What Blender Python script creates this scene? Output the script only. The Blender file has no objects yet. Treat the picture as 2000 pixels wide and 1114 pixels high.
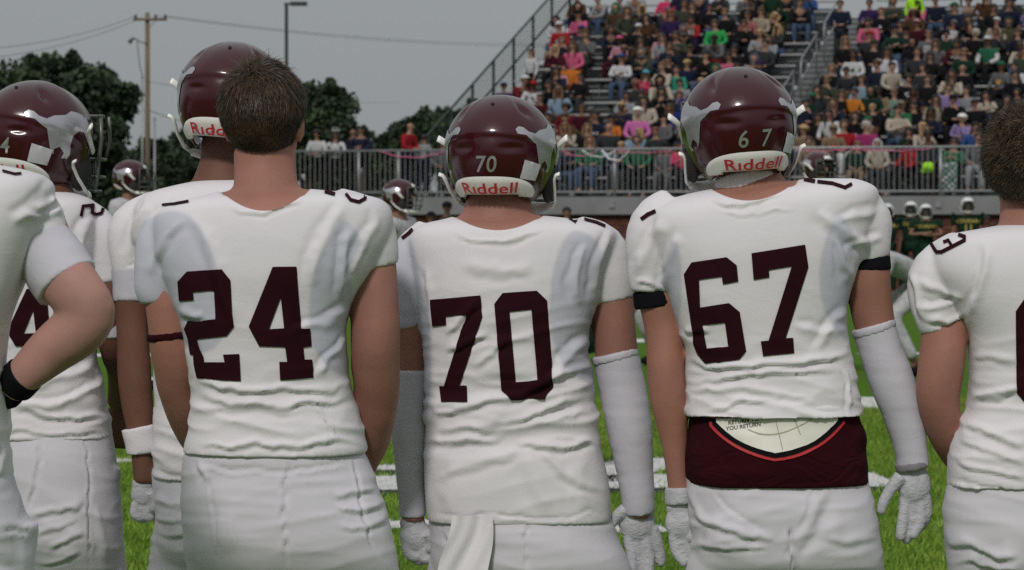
import bpy, bmesh, math, random
import numpy as np
from mathutils import Vector, Matrix
from mathutils.bvhtree import BVHTree
from mathutils.geometry import delaunay_2d_cdt
random.seed(7); rng = np.random.default_rng(7)
C = bpy.context.scene.collection
S = bpy.context.scene
R = math.radians
# ------------------------------------------------------------------ camera, world, sun, exposure
FPX = 6300.0; CAMH = 1.5; PITCH = math.atan(127/FPX)
cd = bpy.data.cameras.new('camera'); cam = bpy.data.objects.new('camera', cd); C.objects.link(cam)
cam.location = (0, 0, CAMH); cam.rotation_euler = (math.pi/2-PITCH, 0, 0)
cd.sensor_width = 36; cd.lens = 36*FPX/2000; cd.clip_end = 3000; cd.clip_start = .1
cd.dof.use_dof = True; cd.dof.focus_distance = 7.1; cd.dof.aperture_fstop = 14
S.camera = cam
SUN_EL, SUN_AZ = R(40), R(14)          # behind the camera, to its left
w = bpy.data.worlds.new('World'); S.world = w; w.use_nodes = True
nt = w.node_tree; nt.nodes.clear()
out = nt.nodes.new('ShaderNodeOutputWorld'); bg = nt.nodes.new('ShaderNodeBackground')
sky = nt.nodes.new('ShaderNodeTexSky'); sky.sky_type = 'NISHITA'; sky.sun_disc = False
sky.sun_elevation = SUN_EL; sky.sun_rotation = R(180)+SUN_AZ; sky.dust_density = 4; sky.air_density = 1.5
hsv = nt.nodes.new('ShaderNodeHueSaturation'); hsv.inputs['Saturation'].default_value = .12
nt.links.new(sky.outputs[0], hsv.inputs['Color'])
# an even overcast layer that covers most of the sky, brighter overhead than at the horizon
tc = nt.nodes.new('ShaderNodeTexCoord'); sp = nt.nodes.new('ShaderNodeSeparateXYZ'); nt.links.new(tc.outputs['Generated'], sp.inputs[0])
mr = nt.nodes.new('ShaderNodeMapRange'); nt.links.new(sp.outputs['Z'], mr.inputs[0])
mr.inputs[1].default_value = 0; mr.inputs[2].default_value = 1; mr.inputs[3].default_value = 1; mr.inputs[4].default_value = 2.15
cl = nt.nodes.new('ShaderNodeVectorMath'); cl.operation = 'SCALE'; cl.inputs[0].default_value = (2.78, 2.98, 3.06); nt.links.new(mr.outputs[0], cl.inputs['Scale'])
mx = nt.nodes.new('ShaderNodeMix'); mx.data_type = 'RGBA'; mx.inputs[0].default_value = .94
nt.links.new(hsv.outputs[0], mx.inputs[6]); nt.links.new(cl.outputs[0], mx.inputs[7])
nt.links.new(mx.outputs[2], bg.inputs[0]); bg.inputs[1].default_value = .1
nt.links.new(bg.outputs[0], out.inputs[0])
sl = bpy.data.lights.new('sun', 'SUN'); sl.energy = 1.85; sl.angle = R(8); sl.color = (1, .95, .9)
sun = bpy.data.objects.new('sun', sl); C.objects.link(sun)
sd = Vector((-math.sin(SUN_AZ)*math.cos(SUN_EL), -math.cos(SUN_AZ)*math.cos(SUN_EL), math.sin(SUN_EL)))
sun.rotation_euler = sd.to_track_quat('Z', 'Y').to_euler(); sun.location = (-6, -12, 8)
S.view_settings.view_transform = 'Standard'; S.view_settings.look = 'None'; S.view_settings.gamma = 1
S.view_settings.exposure = 0.0; S.view_settings.use_curve_mapping = False
S.render.engine = 'CYCLES'; S.cycles.max_bounces = 5; S.cycles.use_denoising = False
S.cycles.use_adaptive_sampling = False

# ------------------------------------------------------------------ helpers
cosP, sinP = math.cos(PITCH), math.sin(PITCH)
def unp(px, py, D):
    """the world point seen at photo pixel (px, py) at depth D"""
    a = (px-1000)/FPX; b = (557-py)/FPX
    dy = cosP+b*sinP; dz = -sinP+b*cosP
    t = D/dy
    return Vector((a*t, D, CAMH+dz*t))
def topx(co):
    x = co[:, 0]; y = co[:, 1]; z = co[:, 2]-CAMH
    f = y*cosP-z*sinP; u = y*sinP+z*cosP
    return 1000+FPX*x/f, 557-FPX*u/f
def ground(px, py):
    """the point of the field (z = 0) at a photo pixel"""
    a = (px-1000)/FPX; b = (557-py)/FPX
    dy = cosP+b*sinP; dz = -sinP+b*cosP
    t = -CAMH/dz
    return Vector((a*t, dy*t, 0))
MATS = {}
def mat(name, col, rough=.7, metal=0, var=.12, scale=8, bump=0, bscale=200, coat=0, sss=0, col2=None, sheen=0, stretch=None, spec=None):
    if name in MATS: return MATS[name]
    m = bpy.data.materials.new(name); m.use_nodes = True; n = m.node_tree; b = n.nodes['Principled BSDF']
    b.inputs['Roughness'].default_value = rough; b.inputs['Metallic'].default_value = metal
    b.inputs['Coat Weight'].default_value = coat; b.inputs['Coat Roughness'].default_value = .05
    if spec is not None: b.inputs['Specular IOR Level'].default_value = spec
    if sss: b.inputs['Subsurface Weight'].default_value = sss; b.inputs['Subsurface Radius'].default_value = (.012, .005, .003)
    if sheen: b.inputs['Sheen Weight'].default_value = sheen
    t = n.nodes.new('ShaderNodeTexCoord'); no = n.nodes.new('ShaderNodeTexNoise')
    no.inputs['Scale'].default_value = scale; no.inputs['Detail'].default_value = 6
    src = t.outputs['Object']
    if stretch:
        mp = n.nodes.new('ShaderNodeMapping'); mp.inputs['Scale'].default_value = stretch; n.links.new(src, mp.inputs[0]); src = mp.outputs[0]
    n.links.new(src, no.inputs['Vector'])
    rp = n.nodes.new('ShaderNodeValToRGB'); rp.color_ramp.elements[0].position = .3; rp.color_ramp.elements[1].position = .7
    c2 = col2 or tuple(min(1, c*(1+var)) for c in col); c1 = tuple(c*(1-var) for c in col)
    rp.color_ramp.elements[0].color = (*c1, 1); rp.color_ramp.elements[1].color = (*c2, 1)
    n.links.new(no.outputs[0], rp.inputs[0]); n.links.new(rp.outputs[0], b.inputs['Base Color'])
    if bump:
        n2 = n.nodes.new('ShaderNodeTexNoise'); n2.inputs['Scale'].default_value = bscale; n2.inputs['Detail'].default_value = 3; n.links.new(src, n2.inputs['Vector'])
        bp = n.nodes.new('ShaderNodeBump'); bp.inputs['Strength'].default_value = bump; bp.inputs['Distance'].default_value = .002
        n.links.new(n2.outputs[0], bp.inputs['Height']); n.links.new(bp.outputs[0], b.inputs['Normal'])
    MATS[name] = m
    return m
def tag(o, label=None, cat=None, group=None, kind=None):
    if label: o['label'] = label
    if cat: o['category'] = cat
    if group: o['group'] = group
    if kind: o['kind'] = kind
    return o
def empty(name, loc, label=None, cat=None, group=None, rz=0):
    o = bpy.data.objects.new(name, None); C.objects.link(o); o.location = loc; o.rotation_euler = (0, 0, rz); o.empty_display_size = .1
    return tag(o, label, cat, group)
def link(name, me, m=None, parent=None, smooth=True, origin=None):
    """link a mesh built in world coordinates as ONE object, as a part of parent when given"""
    o = bpy.data.objects.new(name, me); C.objects.link(o)
    if m is not None:
        for mm in (m if isinstance(m, (list, tuple)) else [m]): me.materials.append(mm)
    if smooth and len(me.polygons): me.polygons.foreach_set('use_smooth', [True]*len(me.polygons))
    org = origin
    if parent is not None:
        o.parent = parent
        if org is None and parent.type == 'EMPTY' and parent.parent is None: org = parent.location
        elif org is None: org = Vector(parent.get('_org', (0, 0, 0)))
    if org is not None:
        org = Vector(org); me.transform(Matrix.Translation(-org)); o['_org'] = tuple(org)
        if parent is None: o.location = org
    return o
def pyd(name, V, F):
    me = bpy.data.meshes.new(name); me.from_pydata([tuple(v) for v in V], [], [tuple(f) for f in F]); me.update(); return me
class MB:
    def __init__(s): s.V = []; s.F = []; s.I = []
    def add(s, V, F, mi=0):
        n = len(s.V); s.V += [tuple(v) for v in V]; s.F += [tuple(i+n for i in f) for f in F]; s.I += [mi]*len(F); return s
    def box(s, x0, x1, y0, y1, z0, z1, M=None, mi=0):
        V = [Vector((x, y, z)) for z in (z0, z1) for y in (y0, y1) for x in (x0, x1)]
        if M is not None: V = [M @ v for v in V]
        return s.add(V, [(0, 2, 3, 1), (4, 5, 7, 6), (0, 1, 5, 4), (2, 6, 7, 3), (0, 4, 6, 2), (1, 3, 7, 5)], mi)
    def tube(s, pts, r, n=8, mi=0, cap=True, flat=None):
        pts = [Vector(p) for p in pts]; rs = r if isinstance(r, (list, tuple)) else [r]*len(pts)
        V = []; prev = None
        for i, p in enumerate(pts):
            a = pts[min(i+1, len(pts)-1)]-pts[max(i-1, 0)]
            a.normalize()
            if prev is None:
                u = a.orthogonal().normalized() if flat is None else (Vector(flat)-a*a.dot(Vector(flat))).normalized()
            else: u = (prev-a*a.dot(prev)).normalized()
            prev = u; v = a.cross(u)
            rr = rs[i]; ru, rv = rr if isinstance(rr, (list, tuple)) else (rr, rr)
            V += [p+u*(math.cos(t)*ru)+v*(math.sin(t)*rv) for t in [2*math.pi*k/n for k in range(n)]]
        F = []
        for i in range(len(pts)-1):
            for k in range(n):
                a, b = i*n+k, i*n+(k+1) % n
                F.append((a, b, b+n, a+n))
        if cap: F.append(tuple(range(n))[::-1]); F.append(tuple((len(pts)-1)*n+k for k in range(n)))
        return s.add(V, F, mi)
    def ball(s, c, r, nu=16, nv=10, M=None, mi=0):
        c = Vector(c); r = Vector(r) if not isinstance(r, (int, float)) else Vector((r, r, r))
        V = [Vector((0, 0, 1))]
        for j in range(1, nv):
            t = math.pi*j/nv
            V += [Vector((math.sin(t)*math.cos(2*math.pi*k/nu), math.sin(t)*math.sin(2*math.pi*k/nu), math.cos(t))) for k in range(nu)]
        V.append(Vector((0, 0, -1)))
        F = [(0, 1+k, 1+(k+1) % nu) for k in range(nu)]
        for j in range(nv-2):
            for k in range(nu):
                a = 1+j*nu+k; b = 1+j*nu+(k+1) % nu; F.append((a, a+nu, b+nu, b))
        e = len(V)-1; o = 1+(nv-2)*nu
        F += [(e, o+(k+1) % nu, o+k) for k in range(nu)]
        V = [Vector((v.x*r.x, v.y*r.y, v.z*r.z)) for v in V]
        if M is not None: V = [M @ v for v in V]
        return s.add([v+c for v in V], F, mi)
    def mesh(s, name='mesh'):
        me = pyd(name, s.V, s.F)
        if any(s.I): me.polygons.foreach_set('material_index', s.I)
        return me
    def build(s, name, m=None, parent=None, smooth=False, origin=None): return link(name, s.mesh(name), m, parent, smooth, origin)
def remesh(mb, vox, smooth=3, fair=.5):
    """fuse closed overlapping volumes into one continuous skin"""
    me = mb.mesh('tmp'); o = bpy.data.objects.new('tmp', me); C.objects.link(o)
    md = o.modifiers.new('r', 'REMESH'); md.mode = 'VOXEL'; md.voxel_size = vox; md.adaptivity = 0
    dg = bpy.context.evaluated_depsgraph_get(); ev = o.evaluated_get(dg)
    m2 = bpy.data.meshes.new_from_object(ev); C.objects.unlink(o); bpy.data.objects.remove(o); bpy.data.meshes.remove(me)
    m2.materials.clear()
    co = np.empty(len(m2.vertices)*3); m2.vertices.foreach_get('co', co); co = co.reshape(-1, 3)
    ed = np.empty(len(m2.edges)*2, dtype=np.int64); m2.edges.foreach_get('vertices', ed); ed = ed.reshape(-1, 2)
    cnt = np.bincount(ed.ravel(), minlength=len(co)).astype(float)[:, None]
    for it in range(smooth):
        for lam in (fair, -fair*.98 if it % 3 else fair*.2):
            a = np.zeros_like(co)
            for ax in range(3):
                a[:, ax] = np.bincount(ed[:, 0], weights=co[ed[:, 1], ax], minlength=len(co))+np.bincount(ed[:, 1], weights=co[ed[:, 0], ax], minlength=len(co))
            co = co+lam*(a/np.maximum(cnt, 1)-co)
    m2.vertices.foreach_set('co', co.ravel()); m2.update()
    return m2
def vnoise(p, seed=0):
    """smooth 3-D value noise in -1..1"""
    i = np.floor(p).astype(np.int64); f = p-i; f = f*f*(3-2*f); r = np.zeros(len(p))
    for dx in (0, 1):
        for dy in (0, 1):
            for dz in (0, 1):
                h = (i[:, 0]+dx)*374761393+(i[:, 1]+dy)*668265263+(i[:, 2]+dz)*2147483647+seed*974711
                h = (h ^ (h >> 13))*1274126177; h = (h ^ (h >> 16)) & 0xffff
                wt = (f[:, 0] if dx else 1-f[:, 0])*(f[:, 1] if dy else 1-f[:, 1])*(f[:, 2] if dz else 1-f[:, 2])
                r += wt*(h/32767.5-1)
    return r
def displace(me, fn):
    n = len(me.vertices); co = np.empty(n*3); me.vertices.foreach_get('co', co); co = co.reshape(-1, 3)
    no = np.empty(n*3); me.vertices.foreach_get('normal', no); no = no.reshape(-1, 3)
    px, py = topx(co)
    co = co+no*fn(co, no, px, py)[:, None]
    me.vertices.foreach_set('co', co.ravel()); me.update()
def crom(rows, k):
    """Catmull-Rom through rows of numbers, k steps per span"""
    A = np.array(rows, float); out = []
    for i in range(len(A)-1):
        p0, p1, p2, p3 = A[max(i-1, 0)], A[i], A[i+1], A[min(i+2, len(A)-1)]
        for t in np.linspace(0, 1, k, endpoint=False):
            out.append(.5*((2*p1)+(p2-p0)*t+(2*p0-5*p1+4*p2-p3)*t*t+(3*p1-p0-3*p2+p3)*t**3))
    out.append(A[-1]); return np.array(out)
def loft(mb, rings, D, k=4, n=44, ex=2.5, lip=False):
    """closed volume through level rings: (py, xl, xr, back, front) in photo pixels and metres"""
    Rg = crom(rings, k); V = []; cnt = len(Rg)
    def ring(r, sx=1., dz=0.):
        cx = (r[1]+r[2])/2; c = unp(cx, r[0], D); hw = (r[2]-r[1])/2*D/FPX*sx; o = []
        for j in range(n):
            t = 2*math.pi*j/n; ct, st = math.cos(t), math.sin(t)
            x = abs(ct)**(2/ex)*(1 if ct > 0 else -1); y = abs(st)**(2/ex)*(1 if st > 0 else -1)
            o.append((c.x+hw*x, D+(r[4] if y > 0 else r[3])*y*sx, c.z+dz))
        return o
    L = [ring(r) for r in Rg]
    if lip:
        L += [ring(Rg[-1], .93, .002), ring(Rg[-1], .9, .03)]
    V = [v for r in L for v in r]; F = []
    for i in range(len(L)-1):
        for j in range(n):
            a, b = i*n+j, i*n+(j+1) % n; F.append((a, a+n, b+n, b))
    F.append(tuple(range(n))); F.append(tuple((len(L)-1)*n+j for j in range(n))[::-1])
    mb.add(V, F)
def limb(mb, pts, D, k=4, n=20, lip=False, squash=1.0):
    """tapered tube through (px, py, depth offset m, radius px)"""
    A = crom(pts, k); P = [unp(a[0], a[1], D+a[2]) for a in A]; r = [a[3]*D/FPX for a in A]
    if lip:
        d = (P[-2]-P[-1]).normalized(); e = P[-1]
        P += [e+d*.002, e+d*.03]; r += [r[-1]*.86, r[-1]*.82]
    mb.tube(P, [(x*squash, x) for x in r], n)
def bez(x0, y0, cx, cy, x1, y1, n=14):
    t = np.linspace(0, 1, n)[:, None]
    return (1-t)**2*np.array([[x0, y0]])+2*t*(1-t)*np.array([[cx, cy]])+t*t*np.array([[x1, y1]])
def folds(px, py, L):
    """signed relief (m) of folds: (x0,y0, cx,cy, x1,y1, width px, amp mm)"""
    d = np.zeros(len(px)); Q = np.stack([px*.02, py*.02, px*0], 1); px = px+7*vnoise(Q, 31)+3*vnoise(Q*3, 32); py = py+8*vnoise(Q, 33)+3.5*vnoise(Q*3, 34)
    for f in L:
        B = bez(*f[:6]); wd, am = f[6], f[7]*.001
        lo = B.min(0)-3*wd; hi = B.max(0)+3*wd
        m = (px > lo[0]) & (px < hi[0]) & (py > lo[1]) & (py < hi[1])
        if not m.any(): continue
        P = np.stack([px[m], py[m]], 1); best = np.full(len(P), 1e9); par = np.zeros(len(P)); sg = np.zeros(len(P))
        for i in range(len(B)-1):
            a, b = B[i], B[i+1]; ab = b-a; t = np.clip(((P-a) @ ab)/(ab @ ab), 0, 1)
            q = a+t[:, None]*ab; dd = np.hypot(*(P-q).T); u = dd < best
            best[u] = dd[u]; par[u] = (i+t[u])/(len(B)-1)
            s2 = np.sign(ab[0]*(P[:, 1]-a[1])-ab[1]*(P[:, 0]-a[0])); sg[u] = s2[u]
        tap = np.clip(np.minimum(par, 1-par)*5, 0.0, 1)
        x = best*sg/wd
        x = x*1.3; d[m] += am*tap*(np.exp(-np.abs(x)**1.6)-.6*np.exp(-(x-1.6)**2*1.6))
    return d
def ngrid(poly, step):
    xs = [p[0] for p in poly]; ys = [p[1] for p in poly]
    return [(x, y) for x in np.arange(min(xs)+step*.5, max(xs), step) for y in np.arange(min(ys)+step*.5, max(ys), step)]
def inside(p, poly):
    c = False; n = len(poly); x, y = p
    for i in range(n):
        x1, y1 = poly[i]; x2, y2 = poly[(i+1) % n]
        if (y1 > y) != (y2 > y) and x < (x2-x1)*(y-y1)/(y2-y1)+x1: c = not c
    return c
def tri_polys(polys, holes=(), step=7.):
    V = []; E = []
    for pl in list(polys)+list(holes):
        n = len(V); pts = []
        for i in range(len(pl)):
            a = Vector(pl[i]).to_2d(); b = Vector(pl[(i+1) % len(pl)]).to_2d(); k = max(1, int((b-a).length/step))
            pts += [a+(b-a)*j/k for j in range(k)]
        V += pts; E += [(n+i, n+(i+1) % len(pts)) for i in range(len(pts))]
    for pl in polys:
        V += [Vector(p) for p in ngrid(pl, step) if inside(p, pl)]
    v, e, f, *_ = delaunay_2d_cdt(V, E, [], 0, 1e-4)
    F = []
    for t in f:
        c = (v[t[0]]+v[t[1]]+v[t[2]])/3
        if any(inside(c, pl) for pl in polys) and not any(inside(c, h) for h in holes): F.append(t)
    return v, F
def bvh_of(me): return BVHTree.FromPolygons([v.co.copy() for v in me.vertices], [tuple(p.vertices) for p in me.polygons])
def decal(name, bvh, polys, D, m, parent, holes=(), off=.0032, step=5., axis=Vector((0, 1, 0))):
    """lay polygons given in photo pixels onto a surface, as print with its own thickness"""
    v, F = tri_polys(polys, holes, step); P = []; ok = []
    for q in v:
        p = unp(q[0], q[1], D-.6); d = (unp(q[0], q[1], D+.6)-p).normalized()
        loc, no, i, dist = bvh.ray_cast(p, d)
        if loc is None: P.append(p); ok.append(False); continue
        if no.dot(d) > 0: no = -no
        P.append(loc+no*off); ok.append(True)
    F = [f for f in F if all(ok[i] for i in f)]
    me = pyd(name, P, F); return link(name, me, m, parent)
def stroke(pts, wd):
    out = []
    for a, b in zip(pts, pts[1:]):
        a = Vector(a).to_2d(); b = Vector(b).to_2d(); d = (b-a).normalized(); n = Vector((-d.y, d.x))*wd/2; e = d*wd*.3
        out.append([tuple(a-e+n), tuple(b+e+n), tuple(b+e-n), tuple(a-e-n)])
    return out
def text_mesh(body, size, bold=0., spacing=1.):
    cu = bpy.data.curves.new('t', 'FONT'); cu.body = body; cu.size = size; cu.align_x = 'CENTER'; cu.align_y = 'CENTER'; cu.offset = bold; cu.space_character = spacing; cu.resolution_u = 3
    o = bpy.data.objects.new('t', cu); C.objects.link(o); dg = bpy.context.evaluated_depsgraph_get()
    me = bpy.data.meshes.new_from_object(o.evaluated_get(dg)); C.objects.unlink(o); bpy.data.objects.remove(o)
    V = [v.co.copy() for v in me.vertices]; F = [tuple(p.vertices) for p in me.polygons]; bpy.data.meshes.remove(me)
    return V, F
# ------------------------------------------------------------------ materials
M_turf = mat('turf', (.04, .095, .008), .95, spec=.05, col2=(.085, .17, .014), scale=22, bump=.6, bscale=90)
M_blade = mat('grass_blade', (.1, .19, .02), .6, spec=.2, col2=(.21, .31, .04), scale=2.5)
M_white_line = mat('line_paint', (.55, .55, .54), .8, scale=60)
M_black_line = mat('dark_line', (.01, .012, .02), .8, scale=60)
M_alu = mat('aluminium', (.34, .35, .36), .45, .35, var=.15, scale=3)
M_alu_bright = mat('aluminium_edge', (.36, .37, .37), .4, .3, var=.08, scale=3)
M_galv = mat('galvanised_pipe', (.26, .26, .27), .45, .5, var=.12, scale=5)
M_deck = mat('bleacher_metal', (.15, .16, .165), .55, .3, var=.2, scale=2.5)
M_dark = mat('dark_steel', (.05, .055, .055), .7, .2)  # plain dark steel for seat brackets and step edges
M_concrete = mat('concrete', (.18, .185, .19), .9, var=.15, scale=1.5, bump=.4, bscale=40)
M_brick = [mat('brick_%s' % a, c, .9, var=.25, scale=6, bump=.4, bscale=60) for a, c in (('red', (.1, .033, .022)), ('brown', (.075, .027, .02)), ('orange', (.125, .045, .028)))]
M_mortar = mat('mortar', (.16, .13, .12), .95)
M_green_pipe = mat('dark_green_pipe', (.012, .03, .022), .5)
M_wood = mat('weathered_wood', (.14, .11, .08), .9, var=.3, scale=4, stretch=(4, 4, .3))
M_steel = mat('pole_steel', (.02, .025, .025), .6)
M_wire = mat('wire', (.06, .06, .06), .6)
M_bark = mat('bark', (.06, .045, .03), .95, var=.3, scale=10)
# ------------------------------------------------------------------ field and terrain
AL = R(18.0); UX = Vector((math.cos(AL), -math.sin(AL), 0)); VX = Vector((math.sin(AL), math.cos(AL), 0)); B0 = Vector((0, 70, 0))
def at(t, v, z): return B0+UX*t+VX*v+Vector((0, 0, z))
MS = Matrix.Translation(B0) @ Matrix.Rotation(-AL, 4, 'Z')     # stand frame: x along the rows, y up the rows
g = MB(); N = 40
xs = np.linspace(-400, 400, N); ys = np.linspace(-60, 900, N)
V = [(x, y, -.03+(.6*math.sin(x*.013)*math.cos(y*.011) if y > 180 else 0)) for y in ys for x in xs]
F = [(j*N+i, j*N+i+1, (j+1)*N+i+1, (j+1)*N+i) for j in range(N-1) for i in range(N-1)]
M_earth = mat('ground_grass', (.03, .05, .015), .95, col2=(.06, .08, .03), scale=.8)
tag(g.add(V, F).build('ground', M_earth), kind='structure')
g = MB(); nx, ny = 24, 60
V = [(-30+60*i/nx, -12+75*j/ny, 0) for j in range(ny+1) for i in range(nx+1)]
F = [(j*(nx+1)+i, j*(nx+1)+i+1, (j+1)*(nx+1)+i+1, (j+1)*(nx+1)+i) for j in range(ny) for i in range(nx)]
tag(g.add(V, F).build('football_field', M_turf), kind='structure')
def marking(a, b, wpx, m=M_white_line, dz=.004, name='field_line'):
    """a painted line on the turf through two photo pixels, wpx px tall there"""
    A, B = ground(*a), ground(*b); d = (B-A).normalized()
    n = Vector((-d.y, d.x, 0)); wd = (ground(a[0], a[1]-wpx/2)-ground(a[0], a[1]+wpx/2)).y/2
    P = [A+d*0-n*wd, B-n*wd, B+n*wd, A+n*wd]; o = MB().add([(p.x, p.y, dz) for p in P], [(0, 1, 2, 3)]).build(name, m)
    strips.append((A, d, (B-A).length, wd, m)); return tag(o, kind='structure')
strips = []
marking((640, 945), (1736, 938), 27)                 # broad band
marking((640, 963.5), (1722, 956.5), 8, M_black_line, .003, 'field_line_edge')
marking((600, 916), (860, 914), 9); marking((600, 923.5), (860, 921.5), 7, M_black_line, .003, 'field_line_edge')
marking((1120, 940), (1300, 897), 14)
marking((600, 1034), (860, 1022), 13); marking((1190, 1036), (1300, 1034), 13)
marking((190, 821), (345, 799), 9); marking((200, 901), (262, 902), 6); marking((190, 697), (330, 690), 7); marking((240, 742), (330, 740), 5)
marking((1660, 797), (1760, 778), 10); marking((1700, 693), (1800, 690), 4)
for yy, ww in ((583, 3), (599, 4), (608, 4), (667, 5)): marking((1120, yy+3), (1320, yy-3), ww)
# blades of the nearer turf: far too many to count
n = 170000
D = np.sqrt(rng.uniform(13.0**2, 27**2, n)); px = rng.uniform(-150, 2150, n)
X = (px-1000)/FPX*D; k = rng.uniform(0, 2*math.pi, n); h = rng.uniform(.018, .042, n); wd = rng.uniform(.0025, .0055, n)
lx, ly = rng.normal(0, .012, n), rng.normal(0, .012, n)
V = np.zeros((n, 3, 3)); V[:, 0] = np.stack([X-np.cos(k)*wd, D-np.sin(k)*wd, np.zeros(n)], 1); V[:, 1] = np.stack([X+np.cos(k)*wd, D+np.sin(k)*wd, np.zeros(n)], 1)
V[:, 2] = np.stack([X+lx, D+ly, h], 1)
mi = np.zeros(n, int)
for A, d, L, wdd, m in strips:
    rx, ry = X-A.x, D-A.y; s = rx*d.x+ry*d.y; q = np.abs(-rx*d.y+ry*d.x)
    sel = (s > 0) & (s < L) & (q < wdd+rng.normal(0, .012, n)) & (rng.random(n) < .985)
    mi[sel] = 1 if m is M_white_line else 2
V[mi > 0, 2, 2] *= .6
me = bpy.data.meshes.new('grass'); me.vertices.add(n*3); me.vertices.foreach_set('co', V.ravel()); me.loops.add(n*3); me.loops.foreach_set('vertex_index', np.arange(n*3))
me.polygons.add(n); me.polygons.foreach_set('loop_start', np.arange(n)*3); me.polygons.foreach_set('loop_total', np.full(n, 3)); me.update()
me.polygons.foreach_set('material_index', mi)
o = link('grass', me, [M_blade, M_white_line, M_black_line], smooth=False); tag(o, kind='stuff')
# ------------------------------------------------------------------ grandstand
DECK = 2.0; RISE = .305; RUN = .76; V0 = 1.75; T0 = -2.5; T1 = 15; AIS0, AIS1 = 4.3, 5.3
def row_floor(k): return DECK+RISE*k
NR = 16
bl = empty('grandstand', at(0, 0, 0), 'long grey metal bleacher stand packed with spectators behind the field', 'grandstand')
def stand_part(name, fn, m):
    b = MB(); fn(b); return b.build(name, m, bl)
MAT4 = MS
stand_part('walkway', lambda b: b.box(-7, T1, -.12, V0+.2, DECK-.12, DECK, MAT4), M_deck)
stand_part('fascia', lambda b: b.box(-7, T1, -.2, -.125, 1.62, 1.99, MAT4), M_concrete)
for k in range(NR):
    z = row_floor(k); v = V0+RUN*k
    for (a, c) in ((T0, AIS0), (AIS1, T1)):
        b = MB(); b.box(a, c, v-.28, v+RUN-.285, z-.03, z, MAT4); b.build('foot_board', M_deck, bl)
        b = MB(); b.box(a, c, v+RUN-.28, v+RUN-.26, z-.02, z+RISE-.035, MAT4); b.build('riser', M_deck, bl)
        b = MB(); b.box(a, c, v, v+.13, z+.41, z+.45, MAT4).box(a, c, v+.14, v+.27, z+.41, z+.45, MAT4); b.build('seat_plank', M_alu_bright, bl)
        b = MB()
        for s in np.arange(a+.3, c, 1.8): b.box(s, s+.05, v+.1, v+.16, z, z+.408, MAT4)
        tag(b.build('bracket', M_dark, bl), kind='stuff')
    for j in range(2):
        b = MB(); zz = z-(.15 if j == 0 else 0); vv = v-.30+j*RUN/2
        b.box(AIS0+.01, AIS1-.01, vv, vv+RUN/2-.01, zz-.15, zz, MAT4); b.build('stair_step', M_deck, bl)
        b = MB(); b.box(AIS0+.01, AIS1-.01, vv-.012, vv-.002, zz-.028, zz-.003, MAT4); b.build('step_edge', M_dark, bl)
# aisle hand rails
k = 0
for k0 in (1, 4.4, 7.6, 10.9):
    t = AIS0+.42
    def rp(kk, hh): return at(t, V0+RUN*kk-.2, row_floor(kk)+hh)
    hr = empty('stair_handrail', rp(k0, 0), ['bent steel stair handrail lowest in the aisle between the two seating sections', 'bent steel stair handrail second from the bottom of the aisle', 'bent steel stair handrail halfway up the aisle beside black jacketed spectators', 'bent steel stair handrail topmost in the aisle'][k], 'handrail', 'handrails in the bleacher aisle'); k += 1
    b = MB(); b.tube([rp(k0, 0), rp(k0, .8), rp(k0+.12, .92), rp(k0+2.2, .94)], .022, 8); b.build('top_rail', M_galv, hr, True)
    b = MB(); b.tube([rp(k0, .42), rp(k0+2.2, .5)], .018, 8); b.build('mid_rail', M_galv, hr, True)
    b = MB(); b.tube([rp(k0+2.2, 0), rp(k0+2.2, .94)], .02, 8); b.build('post', M_galv, hr, True)
# side guard rail
sg = empty('side_rail', at(T0-.05, V0, DECK), 'dark green guard rail sloping down the left end of the bleachers', 'railing')
def sr(kk, hh): return at(T0-.05, V0+RUN*kk, row_floor(kk)+hh)
MB().tube([sr(-1, 1.42), sr(NR, 1.42)], .028, 8).build('top_rail', M_green_pipe, sg, True)
MB().tube([sr(-1, .78), sr(NR, .78)], .026, 8).build('mid_rail', M_green_pipe, sg, True)
for kk in np.arange(0, NR, 2.05): MB().tube([sr(kk, -.05), sr(kk, 1.42)], .035, 8).build('post', M_green_pipe, sg, True)
mesh_w = MB()
for s in np.arange(-1, NR-1, .16):
    mesh_w.tube([sr(s, .1), sr(s+1.0, 1.4-RISE*0)], .003, 3, cap=False); mesh_w.tube([sr(s+1.0, .1), sr(s, 1.4)], .003, 3, cap=False)
tag(mesh_w.build('wire_mesh', M_green_pipe, sg), kind='stuff')
# front railing
fr = empty('front_railing', at(0, 0, DECK), 'galvanised steel railing with vertical bars along the front walkway', 'railing')
MB().tube([at(-6.2, 0, DECK+1.02), at(T1, 0, DECK+1.02)], .026, 8).build('top_rail', M_galv, fr, True)
MB().tube([at(-6.2, 0, DECK+.1), at(T1, 0, DECK+.1)], .024, 8).build('bottom_rail', M_galv, fr, True)
bm = MB().tube([(0, 0, .1), (0, 0, 1.02)], .0095, 6).mesh('baluster'); bm.materials.append(M_galv)
for s in np.arange(-6.0, 11.6, .118):
    o = bpy.data.objects.new('baluster', bm); C.objects.link(o); o.parent = fr; o.location = UX*s
for s in (-6.1, -3.55, -2.62, .9+1.42, 5.85, 9.37):
    MB().tube([at(s, 0, DECK-.12), at(s, 0, DECK+1.0)], .034, 8).build('post', M_galv, fr, True)
    MB().box(s-.06, s+.06, -.24, -.201, DECK-.24, DECK-.1, MAT4).build('bracket', M_galv, fr)
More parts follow.
